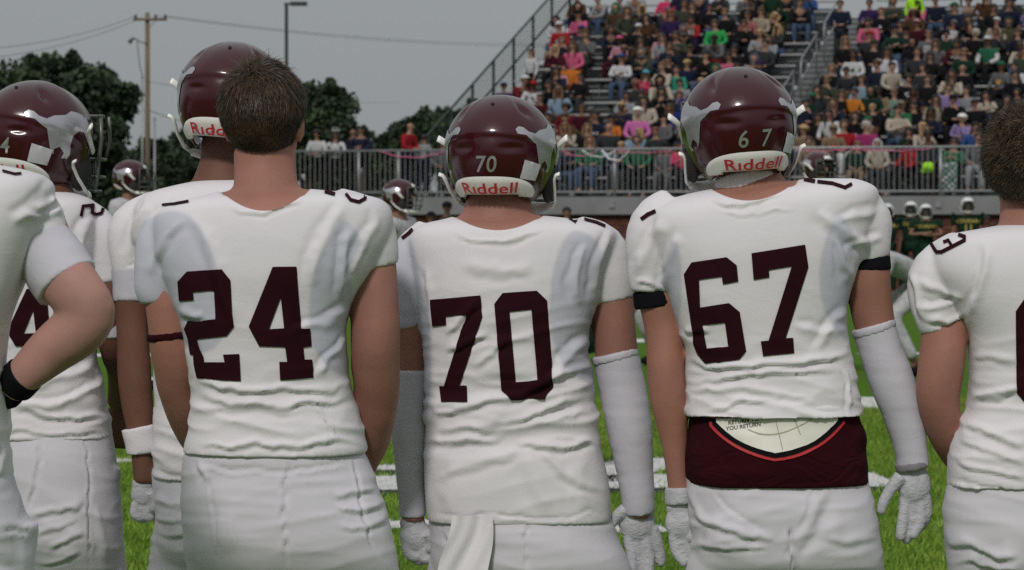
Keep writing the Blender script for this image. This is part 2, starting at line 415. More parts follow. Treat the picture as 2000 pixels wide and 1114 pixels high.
# brick wall under the walkway: nearest visible bricks single, the rest one mass
bw = empty('brick_wall', at(0, 0, 0), 'low red brick wall under the grey walkway edge behind the green team', 'wall')
MB().box(-7, T1, .02, .3, 0, 1.62, MAT4).build('mortar', M_mortar, bw)
brs = []
for mm in M_brick:
    me = MB().box(-.098, .098, -.05, .018, -.03, .03).mesh('brick'); me.materials.append(mm); brs.append(me)
single = 0; rest = [MB(), MB(), MB()]
for j in range(21):
    for i in range(-72, 72):
        t = i*.205+(.1 if j % 2 else 0); z = .045+j*.0765; c = random.choice((0, 0, 1, 2)); pxx = 1000+FPX*t*math.cos(AL)/(70-t*math.sin(AL))
        dep = random.uniform(-.006, .006)
        if j >= 10 and (1715 < pxx < 1905) and single < 300:
            o = bpy.data.objects.new('brick', brs[c]); C.objects.link(o); o.parent = bw; o.matrix_local = Matrix.Translation(UX*t+VX*dep+Vector((0, 0, z))) @ Matrix.Rotation(-AL, 4, 'Z'); single += 1
        elif -7 < t < 13: rest[c].box(t-.098, t+.098, -.05+dep, .018, z-.03, z+.03, MAT4)
for c in range(3): tag(rest[c].build('brickwork', M_brick[c], bw), kind='stuff')
# pink and white streamers on the front rail
def streamer(ta, tb, sag, m, lab, r=.012, up=0.):
    P = [at(ta+(tb-ta)*s, -.05, DECK+1.0+up-sag*4*s*(1-s)+.01*math.sin(s*19)) for s in np.linspace(0, 1, 16)]
    o = MB().tube([p for p in P], [(r, .004)]*16, 6).build('streamer', m, None, True, origin=P[0]); tag(o, lab, 'streamer', 'paper streamers hung on the front railing')
M_pink = mat('pink_paper', (.55, .12, .25), .8); M_whitep = mat('white_paper', (.75, .75, .76), .8)
streamer(-3.0, -1.55, .13, M_pink, 'pink streamer looped on the railing below the man in the red hoodie')
streamer(1.15, 1.95, .12, M_pink, 'pink streamer looped on the railing just right of the helmet numbered 70')
streamer(1.6, 2.35, .14, M_whitep, 'thin white streamer swag next to the pink loop on the railing')
streamer(2.05, 2.65, .22, M_whitep, 'wide white streamer hanging low in front of the white haired man', .02)
streamer(2.4, 3.6, .06, M_pink, 'shallow pink streamer on the railing before the woman in the teal sweater')
streamer(6.3, 7.4, .05, M_pink, 'pink streamer on the railing over the far player in dark helmet')
streamer(7.5, 9.2, .05, M_pink, 'long pink streamer on the railing before the woman in the cream hoodie')
# ------------------------------------------------------------------ trees
M_leafs = [mat('leaf_dark', (.011, .023, .008), .7, var=.3, scale=1.2), mat('leaf_mid', (.019, .036, .012), .7, var=.3, scale=1.2), mat('leaf_light', (.03, .053, .018), .7, var=.3, scale=1.2)]
def tree(blobs, D, base_px, trunk_h, leaf, n, label, group='trees beyond the field', sparse=False):
    """blobs: (px, py, rpx, depth m) lumps that shape the crown"""
    c0 = unp(base_px, 430, D); c0.z = -.05
    root = empty('tree', c0, label, 'tree', group)
    P = []; tot = sum(b[2]**2 for b in blobs)
    limbs = MB(); top = Vector((c0.x, D, trunk_h))
    limbs.tube([c0, Vector((c0.x, D, trunk_h*.5)), top], [.35, .27, .2], 8)
    VV = []; II = []
    for (bx, by, br, bd) in blobs:
        c = unp(bx, by, D+bd); r = br*D/FPX; m = int(n*br*br/tot)
        limbs.tube([top, (top+c)/2+Vector((0, 0, -.3)), c], [.13, .08, .03], 6)
        sub = max(8, int(m/110))
        sc = rng.normal(0, 1, (sub, 3)); sc /= np.linalg.norm(sc, axis=1)[:, None]; sc *= (rng.uniform(.25, 1.0, (sub, 1))**.5)*r*.88
        idx = rng.integers(0, sub, m); cr = rng.uniform(.22, .6, sub)[idx]*r
        q = rng.normal(0, 1, (m, 3)); q /= np.linalg.norm(q, axis=1)[:, None]; q *= (rng.uniform(0, 1, (m, 1))**.6)*cr[:, None]
        p = np.array(c)+(sc[idx]+q)*np.array([1, 1, .86])
        sz = leaf*rng.uniform(.6, 1.3, (m, 1)); a = rng.normal(0, 1, (m, 3)); a /= np.linalg.norm(a, axis=1)[:, None]; b_ = np.cross(a, rng.normal(0, 1, (m, 3))); b_ /= np.linalg.norm(b_, axis=1)[:, None]
        VV.append(np.stack([p-a*sz, p+b_*sz*.6, p+a*sz, p-b_*sz*.6], 1)); II.append(np.where(idx % 5 < 2, 0, np.where(idx % 5 < 4, 1, 2)))
    VV = np.concatenate(VV); II = np.concatenate(II); m = len(VV)
    me = bpy.data.meshes.new('crown'); me.vertices.add(m*4); me.vertices.foreach_set('co', VV.ravel()); me.loops.add(m*4); me.loops.foreach_set('vertex_index', np.arange(m*4))
    me.polygons.add(m); me.polygons.foreach_set('loop_start', np.arange(m)*4); me.polygons.foreach_set('loop_total', np.full(m, 4)); me.update(); me.polygons.foreach_set('material_index', II)
    link('crown', me, M_leafs, root, False); limbs.build('trunk', M_bark, root, True)
tree([(40, 190, 75, 0), (120, 165, 60, 1), (175, 190, 60, -1), (215, 205, 48, 0), (245, 180, 30, 0), (90, 260, 100, 0), (185, 265, 60, -1), (20, 290, 90, 0), (110, 360, 90, 0), (170, 340, 50, 0), (240, 215, 26, 0), (-60, 220, 100, 0), (150, 130, 28, 0), (75, 130, 30, 0), (205, 150, 24, 0), (215, 300, 30, 0), (-20, 400, 90, 0), (195, 345, 50, 0), (245, 350, 45, 0), (180, 400, 60, 0), (235, 400, 50, 0), (130, 320, 70, 0)], 105, 60, 3, .12, 105000, 'broad dark green tree behind the helmet numbered 54')
tree([(625, 230, 45, 0), (655, 200, 38, 1), (640, 260, 50, 0), (600, 200, 40, 0), (670, 240, 24, 0), (560, 260, 60, 0), (640, 178, 22, 0), (600, 300, 50, 0), (530, 330, 60, 0)], 120, 600, 2.5, .12, 42000, 'rounded dark tree just right of the bareheaded player with brown hair')
tree([(712, 262, 16, 0), (700, 285, 22, 0), (725, 290, 18, 0), (690, 310, 25, 0)], 130, 708, 2, .13, 4500, 'small dark tree behind the spectator in navy at the railing')
tree([(760, 285, 32, 0), (800, 262, 34, 0), (838, 240, 30, 0), (815, 300, 45, 0), (870, 270, 40, 0), (735, 305, 24, 0), (770, 330, 40, 0)], 115, 810, 2, .12, 30000, 'loose green tree beside the man in the red hoodie')
tree([(868, 222, 15, 0), (890, 225, 20, 0), (935, 215, 26, 0), (980, 205, 30, 0), (925, 250, 45, 0), (990, 240, 30, 0)], 150, 920, 3, .16, 7000, 'pale feathery tree rising behind the helmet numbered 70')
for i, (x, y, r_, lab) in enumerate(((300, 300, 45, 'low dark tree behind the wooden utility pole'), (352, 290, 40, 'low tree directly right of the utility pole'), (400, 320, 60, 'low tree hidden behind the player with no visible number'), (255, 330, 40, 'small tree left of the utility pole under the wide tree'))):
    tree([(x, y, r_, 0), (x-r_*.6, y+20, r_*.7, 1), (x+r_*.6, y+24, r_*.7, -1), (x, y+50, r_, 0), (x-r_*.5, y+80, r_*.9, 0), (x+r_*.5, y+84, r_*.9, 0)], 165+i*6, x, 2, .2, 9000, lab)
# hedge mass along the far boundary
n = 26000; hx = rng.uniform(-190, 850, n); hd = rng.uniform(172, 178, n); P = np.stack([(hx-1000)/FPX*hd, hd, rng.uniform(0, 1, n)**.8*(3.4+1.0*np.sin(hx*.021)+.5*np.sin(hx*.07))], 1)
a = rng.normal(0, 1, (n, 3))*.16; b_ = rng.normal(0, 1, (n, 3))*.14; VV = np.stack([P-a, P+b_, P+a, P-b_], 1)
me = bpy.data.meshes.new('undergrowth'); me.vertices.add(n*4); me.vertices.foreach_set('co', VV.ravel()); me.loops.add(n*4); me.loops.foreach_set('vertex_index', np.arange(n*4)); me.polygons.add(n); me.polygons.foreach_set('loop_start', np.arange(n)*4); me.polygons.foreach_set('loop_total', np.full(n, 4)); me.update(); me.polygons.foreach_set('material_index', rng.integers(0, 3, n))
tag(link('undergrowth', me, M_leafs, smooth=False), kind='stuff')
# ------------------------------------------------------------------ poles and wires
D = 130
pb = unp(288, 430, D); pb.z = 0
up = empty('utility_pole', pb, 'brown wooden utility pole with a crossarm carrying thin wires', 'utility pole')
top = unp(288, 25, D); MB().tube([pb, (pb+top)/2, top], [.12, .105, .09], 10).build('shaft', M_wood, up, True)
ca = unp(260, 38, D-.15); cb = unp(326, 38, D-.15); MB().tube([ca, cb], .055, 6).build('crossarm', M_wood, up, True)
for x in (265, 304, 323):
    c = unp(x, 33, D-.15); MB().tube([c-Vector((0, 0, .05)), c+Vector((0, 0, .05)), c+Vector((0, 0, .1))], [.05, .06, .02], 8).build('insulator', M_wire, up, True)
MB().tube([unp(291, 55, D-.1), unp(305, 40, D-.12)], .015, 5).build('brace', M_wood, up)
MB().tube([unp(287, 85, D-.12), unp(276, 83, D-.3), unp(268, 78, D-.3)], .02, 6).tube([unp(268, 78, D-.3), unp(260, 75, D-.3), unp(252, 84, D-.3)], [.02, .05, .09], 6).tube([unp(268, 78, D-.3), unp(270, 100, D-.3), unp(273, 130, D-.25), unp(279, 150, D-.2)], .018, 5).build('lamp_arm', M_wire, up, True)
for x, lab in ((278, 'thin grey pole directly left of the wooden utility pole'), (302, 'thin grey pole directly right of the wooden utility pole')):
    q = unp(x, 430, D-14); q.z = 0; t = unp(x, 150 if x < 280 else 232, D-14)
    p_ = empty('thin_pole', q, lab, 'pole'); MB().tube([q, t], .035, 8).build('shaft', M_galv, p_, True); MB().ball(t, .05, 8, 6).build('cap', M_galv, p_, True)
def wire(a, b, sag, lab, r=.011):
    P = [a+(b-a)*s-Vector((0, 0, sag*4*s*(1-s))) for s in np.linspace(0, 1, 20)]
    tag(MB().tube(P, r, 4).build('power_line', M_wire, None, True, origin=P[0]), lab, 'power line', 'overhead wires')
wire(unp(265, 32, D), unp(-60, 98, D-30), .25, 'upper thin wire running left from the pole crossarm')
wire(unp(265, 40, D), unp(-60, 118, D-30), .25, 'lower thin wire running left from the pole crossarm')
wire(unp(323, 31, D), unp(1250, 78, D+60), .6, 'upper long wire crossing the sky to the bleachers')
wire(unp(304, 31, D), unp(1250, 84, D+60), .6, 'lower long wire crossing the sky to the bleachers')
wire(unp(290, 160, D), unp(780, 200, D+60), .3, 'faint wire low over the trees right of the pole')
wire(unp(290, 215, D), unp(372, 240, D), .05, 'short service wire beside the pole ending at the helmet', .02)
wire(unp(288, 215, D), unp(225, 226, D), .04, 'short service wire left of the pole toward the tree', .02)
D = 100
lb = unp(560, 430, D); lb.z = 0; lp = empty('area_light_pole', lb, 'tall dark square light pole with one flat lamp head above the trees', 'light pole')
t = unp(560, 6, D); MB().box(lb.x-.052, lb.x+.052, D-.052, D+.052, 0, t.z).build('shaft', M_steel, lp)
MB().box(lb.x-.07, lb.x+.15, D-.03, D+.03, t.z-.06, t.z+.0).build('arm', M_steel, lp)
MB().box(lb.x+.13, lb.x+.64, D-.16, D+.16, t.z-.085, t.z+.03).build('lamp_head', M_steel, lp)
# ------------------------------------------------------------------ foreground players
M_panel = mat('mesh_panel', (.46, .46, .52), .9, var=.04, scale=5, bump=.4, bscale=500, spec=.1)
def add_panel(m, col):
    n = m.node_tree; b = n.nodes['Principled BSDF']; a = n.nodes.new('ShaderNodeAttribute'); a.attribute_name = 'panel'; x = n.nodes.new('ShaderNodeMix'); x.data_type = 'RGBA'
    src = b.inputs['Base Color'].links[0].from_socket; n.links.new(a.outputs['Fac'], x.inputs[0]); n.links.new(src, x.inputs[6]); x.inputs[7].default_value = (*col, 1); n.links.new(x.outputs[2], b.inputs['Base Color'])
M_jersey = mat('white_jersey', (.66, .635, .665), .9, var=.03, scale=3, bump=.3, bscale=700, spec=.2)
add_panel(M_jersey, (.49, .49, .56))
M_pants = mat('white_pants', (.57, .55, .6), .8, var=.03, scale=3, bump=.15, bscale=600, spec=.25)
M_sleeve = mat('white_arm_sleeve', (.49, .475, .53), .75, spec=.25, var=.03, scale=4, bump=.2, bscale=500)
M_maroon = mat('maroon_print', (.02, .0025, .006), .85, spec=.12, var=.12, scale=12, bump=.2, bscale=600)
M_maroon_cloth = mat('maroon_cloth', (.024, .0025, .005), .95, spec=.1, var=.25, scale=6, bump=.4, bscale=400)
M_shell = mat('maroon_shell', (.038, .002, .007), .3, var=.08, scale=5, coat=.75, spec=.15)
M_bumper = mat('white_bumper', (.7, .69, .66), .4, var=.03)
M_red = mat('red_lettering', (.5, .02, .03), .5)
M_silver = mat('silver_decal', (.42, .42, .45), .25, .6, var=.08, scale=14)
M_sticker = mat('sticker', (.5, .5, .53), .6, var=.08, scale=60)
M_pad = mat('helmet_lining', (.012, .01, .011), .8)
M_white_plastic = mat('white_plastic', (.78, .77, .74), .35)
M_bar = mat('facemask_bar', (.09, .095, .09), .35, .2)
M_black = mat('black_cloth', (.006, .006, .008), .9, spec=.08)
M_glove = mat('glove_white', (.42, .42, .45), .7, var=.1, scale=40, bump=.5, bscale=150)
M_shoe = mat('white_shoe', (.7, .7, .7), .5)
M_skin = {k: mat('skin_'+k, c, .62, spec=.3, var=.2, scale=6, bump=.15, bscale=300, sss=.15, col2=tuple(min(1, a*b) for a, b in zip(c, (1.18, 1.1, 1.08)))) for k, c in
          dict(tan=(.31, .15, .115), pale=(.43, .235, .2), fair=(.5, .32, .25), brown=(.14, .066, .045), dark=(.075, .035, .024), ruddy=(.3, .145, .105)).items()}
M_hairs = {k: mat('hair_'+k, c, .5, var=.3, scale=20, spec=.3) for k, c in
           dict(brown=(.05, .027, .013), dark=(.012, .008, .006), black=(.006, .005, .005), blond=(.3, .19, .09), grey=(.3, .29, .28), white=(.6, .58, .56), red=(.12, .035, .015), lightbrown=(.12, .065, .03)).items()}

n_ = M_shell.node_tree; nz = n_.nodes.new('ShaderNodeTexNoise'); nz.inputs['Scale'].default_value = 22; nz.inputs['Detail'].default_value = 8; nz.inputs['Roughness'].default_value = .7
rm = n_.nodes.new('ShaderNodeMapRange'); rm.inputs[1].default_value = .35; rm.inputs[2].default_value = .7; rm.inputs[3].default_value = .05; rm.inputs[4].default_value = .3
n_.links.new(nz.outputs[0], rm.inputs[0]); n_.links.new(rm.outputs[0], n_.nodes['Principled BSDF'].inputs['Coat Roughness'])
def add_crease(m, scale=13, dist=.012, strength=.45):
    n = m.node_tree; b = n.nodes['Principled BSDF']; t = n.nodes.new('ShaderNodeTexCoord'); mp = n.nodes.new('ShaderNodeMapping'); mp.inputs['Scale'].default_value = (1, 1, 1.9); n.links.new(t.outputs['Object'], mp.inputs[0])
    no = n.nodes.new('ShaderNodeTexNoise'); no.inputs['Scale'].default_value = scale; no.inputs['Detail'].default_value = 3; no.inputs['Distortion'].default_value = .9; n.links.new(mp.outputs[0], no.inputs['Vector'])
    a = n.nodes.new('ShaderNodeMath'); a.operation = 'SUBTRACT'; a.inputs[1].default_value = .5; n.links.new(no.outputs[0], a.inputs[0]); c = n.nodes.new('ShaderNodeMath'); c.operation = 'ABSOLUTE'; n.links.new(a.outputs[0], c.inputs[0])
    bp = n.nodes.new('ShaderNodeBump'); bp.inputs['Strength'].default_value = strength; bp.inputs['Distance'].default_value = dist; n.links.new(c.outputs[0], bp.inputs['Height'])
    old = b.inputs['Normal'].links[0].from_node if b.inputs['Normal'].links else None
    if old is not None: n.links.new(bp.outputs[0], old.inputs['Normal'])
    else: n.links.new(bp.outputs[0], b.inputs['Normal'])
add_crease(M_jersey, 9, .007, .2); add_crease(M_pants, 8, .005, .2); add_crease(M_sleeve, 14, .005, .25); add_crease(M_glove, 40, .008, .6); add_crease(M_maroon_cloth, 12, .016, .8)
def helmet_shell():
    """a football helmet shell, +y is the face side"""
    NU, NVv = 120, 60; V = []; F = []
    def rim(ph):                                  # ph: degrees from the back, 0..180
        a = abs(ph)
        xs_ = [0, 35, 60, 78, 98, 112, 121, 128, 150, 180]; ys_ = [-46, -47, -54, -61, -60, -52, -30, 14, 24, 26]
        return float(np.interp(a, xs_, ys_))
    def rad(ph, th):
        p, t = R(ph), R(th)
        A, B, Cc = .119, (.136 if abs(ph) < 90 else .138), .118
        ct = math.cos(t) if t > 0 else math.cos(t)**.72
        ct2 = max(ct, 1e-4); d = Vector((math.sin(p)*A*ct2, -math.cos(p)*B*ct2, Cc*math.sin(t)*(1 if t > 0 else 1.12)))
        k = 1.0
        arc = 17-.0023*ph*ph*1.2                   # the stepped ridge across the back
        if abs(ph) < 95: k += .034/(1+math.exp(-(th-arc)*1.3))
        else: k += .034*max(0, 1-(abs(ph)-95)/20)/(1+math.exp(-(th-arc)*1.6))
        for s in (-1, 1):
            k -= .05*math.exp(-((ph-s*27)/10)**2-((th-3)/3.2)**2)          # rear vents
            u = (ph-s*52)*.8+(th-46)*.45; v_ = (th-46)-(ph-s*52)*s*.2
            k -= .07*math.exp(-(u/4.5)**2-(v_/9)**2)                        # slots beside the crown
            k -= .04*math.exp(-((ph-s*92)/9)**2-((th+24)/8)**2)             # ear hole
        k += .012*math.exp(-((abs(ph)-40)/6)**2)*max(0, math.sin(R(min(max(th, 0), 90)*2)))
        return d*k
    for j in range(NVv+1):
        for i in range(NU):
            ph = -180+360*i/NU; r = rim(ph); th = 90-(90-r)*(j/NVv)**.92
            V.append(rad(ph, th))
    for j in range(NVv):
        for i in range(NU):
            a, b = j*NU+i, j*NU+(i+1) % NU; F.append((a, a+NU, b+NU, b))
    top = len(V); V.append(Vector((0, 0, .1205))); 
    V = V[:top]; F.append(tuple(range(NU))[::-1])
    n = len(V); V += [v*.955+Vector((0, 0, -.001)) for v in V]
    F += [tuple(i+n for i in f)[::-1] for f in F]
    for i in range(NU):
        a, b = NVv*NU+i, NVv*NU+(i+1) % NU; F.append((a, a+n, b+n, b))
    return pyd('shell', V, F)
SHELL = helmet_shell(); SHELL.materials.append(M_shell); SHELL.polygons.foreach_set('use_smooth', [True]*len(SHELL.polygons)); SHBVH = bvh_of(SHELL)
def hdir(ph, th): p, t = R(ph), R(th); return Vector((math.sin(p)*math.cos(t), -math.cos(p)*math.cos(t), math.sin(t)))
def hit(ph, th, off):
    d = hdir(ph, th); loc, no, i, q = SHBVH.ray_cast(d*.4, -d)
    return (loc if loc is not None else d*.12)+d*off
def hdecal(V, F, off=.0016):
    """(degrees round the back, degrees up) -> surface"""
    return pyd('decal', [hit(v[0], v[1], off) for v in V], F)
def grid_patch(pts, off=.0016, step=3.):
    v, F = tri_polys([pts], (), step); return hdecal(v, F, off)
HORSE = [(0, .88), (.02, .79), (.12, .77), (.2, .66), (.26, .6), (.28, .42), (.31, .2), (.36, .08), (.36, .2), (.43, .25), (.5, .12), (.47, .02), (.56, 0), (.6, .1), (.58, .3), (.6, .5), (.68, .6), (.78, .58), (.86, .4), (.93, .35), (.97, .12), (1, .3), (.95, .5), (.92, .62), (.93, .8), (.89, .97), (.86, .88), (.82, .95), (.7, 1), (.6, 1.02), (.5, .92), (.34, .88), (.25, .8), (.16, .84), (.1, .92), (.04, .94)]
def horse(s):
    pts = [(s*(29+u*90), -24+v*50) for u, v in HORSE]
    return grid_patch(pts, .0014, 3.5)
HM = {}
def hmesh(k, fn):
    if k not in HM: HM[k] = fn()
    return HM[k]
def part(name, me, m, parent, smooth=True):
    if m is not None and not len(me.materials): me.materials.append(m)
    if smooth: me.polygons.foreach_set('use_smooth', [True]*len(me.polygons))
    o = bpy.data.objects.new(name, me); C.objects.link(o); o.parent = parent; return o
def bumper():
    V = []; F = []; nu, nv = 40, 8
    for i in range(nu+1):
        ph = -66+132*i/nu; q = abs(ph)/66; lo = -47-2.5*q*q; hi = lo+22.5*(1-q**2.6)**.75+.8
        for j in range(nv+1):
            s = j/nv; th = lo+(hi-lo)*s; off = .005*min(1, 8*min(s, 1-s)+.3)*min(1, (1-q)*8+.2)
            V.append(hit(ph, th, off))
    for i in range(nu):
        for j in range(nv): a = i*(nv+1)+j; F.append((a, a+nv+1, a+nv+2, a+1))
    return pyd('bumper', V, F)
def word(body, ph, th, h, off, bold=.012, spacing=1.05, slant=0, italic=0, wide=1.):
    V, F = text_mesh(body, h*1.38, bold*h, spacing)
    v2 = [(ph+(v.x*wide+italic*v.y), th+v.y+slant*v.x) for v in V]
    return hdecal(v2, F, off)
def strap(pts, wd, th):
    b = MB(); b.tube(pts, [(wd, th)]*len(pts), 10, flat=(0, 0, 1)); return b
def build_helmet(parent_world, rz, tilt=(0, 0), number=None, numgap=1., sc=1., sticker=True, front=True, shell_m=None, horse_on=True, label=None, parent=None, simple=False, ph_num=0):
    h = bpy.data.objects.new('helmet', SHELL); C.objects.link(h)
    M = Matrix.Translation(parent_world-parent.location) @ Matrix.Rotation(rz, 4, 'Z') @ Matrix.Rotation(tilt[0], 4, 'X') @ Matrix.Rotation(tilt[1], 4, 'Y') @ Matrix.Scale(sc, 4)
    h.parent = parent; h.matrix_local = M
    if shell_m is not None: h.material_slots[0].link = 'OBJECT'; h.material_slots[0].material = shell_m
    part('rear_bumper', hmesh('bumper', bumper), M_bumper, h)
    part('lettering', hmesh('brand', lambda: word('R\u0131ddell', 1, -34.4, 10.6, .0098, .022, 1.05, 0, 0, 1.48)), M_red, h)
    if horse_on:
        for s in (-1, 1): part('mustang_emblem', hmesh('horse%d' % s, lambda s=s: horse(s)), M_silver, h)
    if number:
        dg_ = {'70': 5.4, '6 7': 10.5, '5 4': 10}[number]
        for c_, s_ in ((number[0], -1), (number[-1], 1)): part('digit', word(c_, ph_num+s_*dg_, -13, 15.5, .002, .015, 1, 0, .12, .95), M_silver, h)
    if sticker:
        part('sticker', hmesh('sticker', lambda: grid_patch([(34, -27), (56, -31), (60, -15), (38, -9)], .0018)), M_sticker, h)
    # lining and jaw pads
    def lining():
        b = MB(); b.ball((0, .0, -.0), (.108, .122, .108), 24, 16)
        b.V = [(x, y, max(z, -.045)) if y < .1 else (x, min(y, .1), max(z, .01)) for x, y, z in b.V]
        for s in (-1, 1): b.ball((s*.096, .045, -.075), (.014, .035, .045), 10, 8)
        return b.mesh('padding')
    part('padding', hmesh('lining', lining), M_pad, h)
    def cage():
        b = MB()
        def arcb(z, y0, fr, x0=.097, n=14, zz=0): return [Vector((x0*math.cos(t), y0+fr*math.sin(t)**.8 if math.sin(t) > 0 else y0, z+zz*math.sin(t))) for t in np.linspace(0, math.pi, n)]
        for z, fr, r in ((.052, .05, .0042), (-.045, .078, .0042), (-.085, .08, .0042), (-.117, .062, .0038)): b.tube(arcb(z, .095, fr), r, 6)
        for x in (-.022, .022): b.tube([(x, .173, -.047), (x, .177, -.085), (x*.9, .157, -.118)], .0038, 6)
        for s in (-1, 1):
            b.tube([(s*.097, .1, .052), (s*.1, .104, 0), (s*.1, .1, -.045), (s*.098, .1, -.085), (s*.094, .1, -.117)], .0045, 6)
            b.tube([(s*.078, .15, .052), (s*.07, .168, 0), (s*.062, .165, -.047)], .0038, 6)
        return b.mesh('facemask')
    part('facemask', hmesh('cage', cage), M_bar, h)
    if front: part('front_bumper', hmesh('fb', lambda: grid_patch([(164, 26), (196-360+360, 26), (194, 38), (166, 38)], .004, 4)), M_bumper, h)
    for s in (-1, 1):
        part('upper_strap', hmesh('us%d' % s, lambda s=s: strap([(s*.108, .07, -.03), (s*.116, .05, -.01), (s*.122, .035, .006), (s*.131, .024, .014), (s*.143, .016, .023), (s*.148, .013, .026)], .0085, .004).mesh('upper_strap')), M_white_plastic, h)
        part('lower_strap', hmesh('ls%d' % s, lambda s=s: strap([(s*.1, .07, -.125), (s*.112, .045, -.115), (s*.12, .01, -.09), (s*.124, -.012, -.066), (s*.129, -.018, -.056), (s*.138, -.02, -.053)], .005, .003).mesh('lower_strap')), M_white_plastic, h)
    def chin():
        b = MB(); b.tube([(-.1, .07, -.125), (-.06, .12, -.132), (0, .145, -.135), (.06, .12, -.132), (.1, .07, -.125)], [(.008, .003), (.012, .006), (.022, .01), (.012, .006), (.008, .003)], 10, flat=(0, 0, 1)); return b.mesh('chin_cup')
    part('chin_cup', hmesh('chin', chin), M_white_plastic, h)
    part('vent_plug', hmesh('plug', lambda: MB().ball(hit(2, 52, .0), .0045, 8, 6).mesh('vent_plug')), M_pad, h)
    return h
def jersey_fn(L, waist=(), seed=0, amp=1.):
    """fine fabric relief + traced folds; waist: (py centre, half height, mm) bands of bunched cloth"""
    def fn(co, no, px, py):
        back = np.clip(-no[:, 1]*1.5+.4, 0, 1)
        d = 1.9*folds(px, py, L)*back
        wz = vnoise(co*np.array([3, 3, 5.]), seed+1)*.02
        a = vnoise(np.stack([co[:, 0]*7, co[:, 1]*7, (co[:, 2]+wz)*38], 1), seed); b_ = vnoise(np.stack([co[:, 0]*4+co[:, 2]*3, co[:, 1]*5, (co[:, 2]+wz+.25*co[:, 0]*(1 if seed % 2 else -1))*26], 1), seed+5)
        rid = (1-np.abs(a))**2-.45; rid2 = (1-np.abs(b_))**2-.45
        for (c, hh, mm) in waist:
            d += np.exp(-((py-c)/hh)**4)*mm*.0017*(rid*.7+rid2*.7)
        d += .0016*amp*vnoise(co*np.array([9, 9, 12.]), seed+9)+.0022*amp*rid2*np.clip((py-430)/200, 0, 1)
        return d
    return fn
def head(mb, px, py, rpx, D, rz=0, dd=0.):
    """a head: skull, face mask, nose, jaw and ears, +y is the face side"""
    c = unp(px, py, D+dd); s = rpx*D/FPX/.078
    M = Matrix.Rotation(rz, 3, 'Z')
    def q(x, y, z): return c+M @ Vector((x*s, y*s, z*s))
    M4 = M.to_4x4()
    mb.ball(q(0, -.005, .03), (.077*s, .095*s, .092*s), 20, 14, M4); mb.ball(q(0, .03, -.03), (.062*s, .068*s, .085*s), 16, 12, M4)
    mb.ball(q(0, .055, -.075), (.038*s, .034*s, .032*s), 12, 8, M4); mb.ball(q(0, .103, -.012), (.012*s, .016*s, .02*s), 10, 8, M4)
    for k in (-1, 1): mb.ball(q(k*.078, .008, -.005), (.011*s, .022*s, .034*s), 10, 8, M4); mb.ball(q(k*.028, .085, .022), (.022*s, .012*s, .008*s), 8, 6, M4)
    mb.ball(q(0, .098, -.045), (.022*s, .008*s, .006*s), 8, 6, M4)
    return q
def eyes(q, parent, s=1.):
    b = MB()
    for k in (-1, 1): b.ball(q(k*.028, .092, .008), .011*s, 10, 8)
    b.build('eyes', mat('eye', (.5, .5, .5), .2), parent, True)
def leg_set(mb, D, cx, hw, off=0., knee_z=.5, ank_z=.09, spread=.0, r=(.098, .08, .056, .06, .04), sides=(-1, 1)):
    for s in sides:
        x0 = cx+s*hw*.5; x1 = cx+s*(hw*.52+spread); x2 = cx+s*(hw*.55+spread*1.6)
        pts = [(x0, D+.0, .93, r[0]*1.05+off), (x0, D, .8, r[0]*1.0+off), (x1, D+.02, .66, r[1]*1.05+off), (x1, D+.02, .5, r[2]*1.1+off), (x1, D-.01, .38, r[3]+off), (x2, D-.01, .24, r[3]*.85+off), (x2, D+.01, ank_z, r[4]+off)]
        A = crom(pts, 3); yield s, A
def shoes(D, cx, hw, spread, parent, m=M_shoe):
    for s in (-1, 1):
        x = cx+s*(hw*.55+spread*1.6); b = MB()
        b.ball((x, D-.03, .055), (.045, .06, .055), 14, 10); b.ball((x, D+.09, .04), (.05, .11, .04), 14, 10); b.ball((x, D+.02, .07), (.044, .07, .05), 12, 8)
        link('shoe', remesh(b, .007, 2), m, parent)
def hand(parent, name, m, D, palm, fingers, thumb, dd=0., vox=.0032):
    """glove or hand traced from the photo: palm [(px,py,r)], fingers as polylines"""
    b = MB(); s = D/FPX
    for (x, y, rx, rz_) in palm: b.ball(unp(x, y, D+dd), (rx*s, .6*rx*s, rz_*s), 16, 12)
    for i, f in enumerate(fingers): limb(b, [(x, y, dd+(k*.004 if i % 2 else -.002*k), r) for k, (x, y, r) in enumerate(f)], D, 3, 10); x, y, r = f[-1]; b.ball(unp(x, y, D+dd+(.004*(len(f)-1) if i % 2 else -.002*(len(f)-1))), r*s*.98, 10, 8)
    limb(b, [(x, y, dd-.012, r) for x, y, r in thumb], D, 3, 10); x, y, r = thumb[-1]; b.ball(unp(x, y, D+dd-.012), r*s, 10, 8)
    me = remesh(b, vox, 1)
    displace(me, lambda co, no, px, py: .0006*vnoise(co*130, 3)+.001*vnoise(co*45, 4))
    return link(name, me, m, parent)
def scoop(me, sc, D):
    cx_, yc, hw_, ye = sc; n = len(me.vertices); co = np.empty(n*3); me.vertices.foreach_get('co', co); co = co.reshape(-1, 3)
    px, py = topx(co); u = np.clip(np.abs(px-cx_)/hw_, 0, 1); lim = yc-(yc-ye)*u*u; m = (np.abs(px-cx_) < hw_*1.25) & (py < lim)
    w_ = np.clip((1.25-np.abs(px-cx_)/hw_)/.25, 0, 1); co[m, 2] -= ((lim-py)*w_)[m]*D/FPX
    me.vertices.foreach_set('co', co.ravel()); me.update()

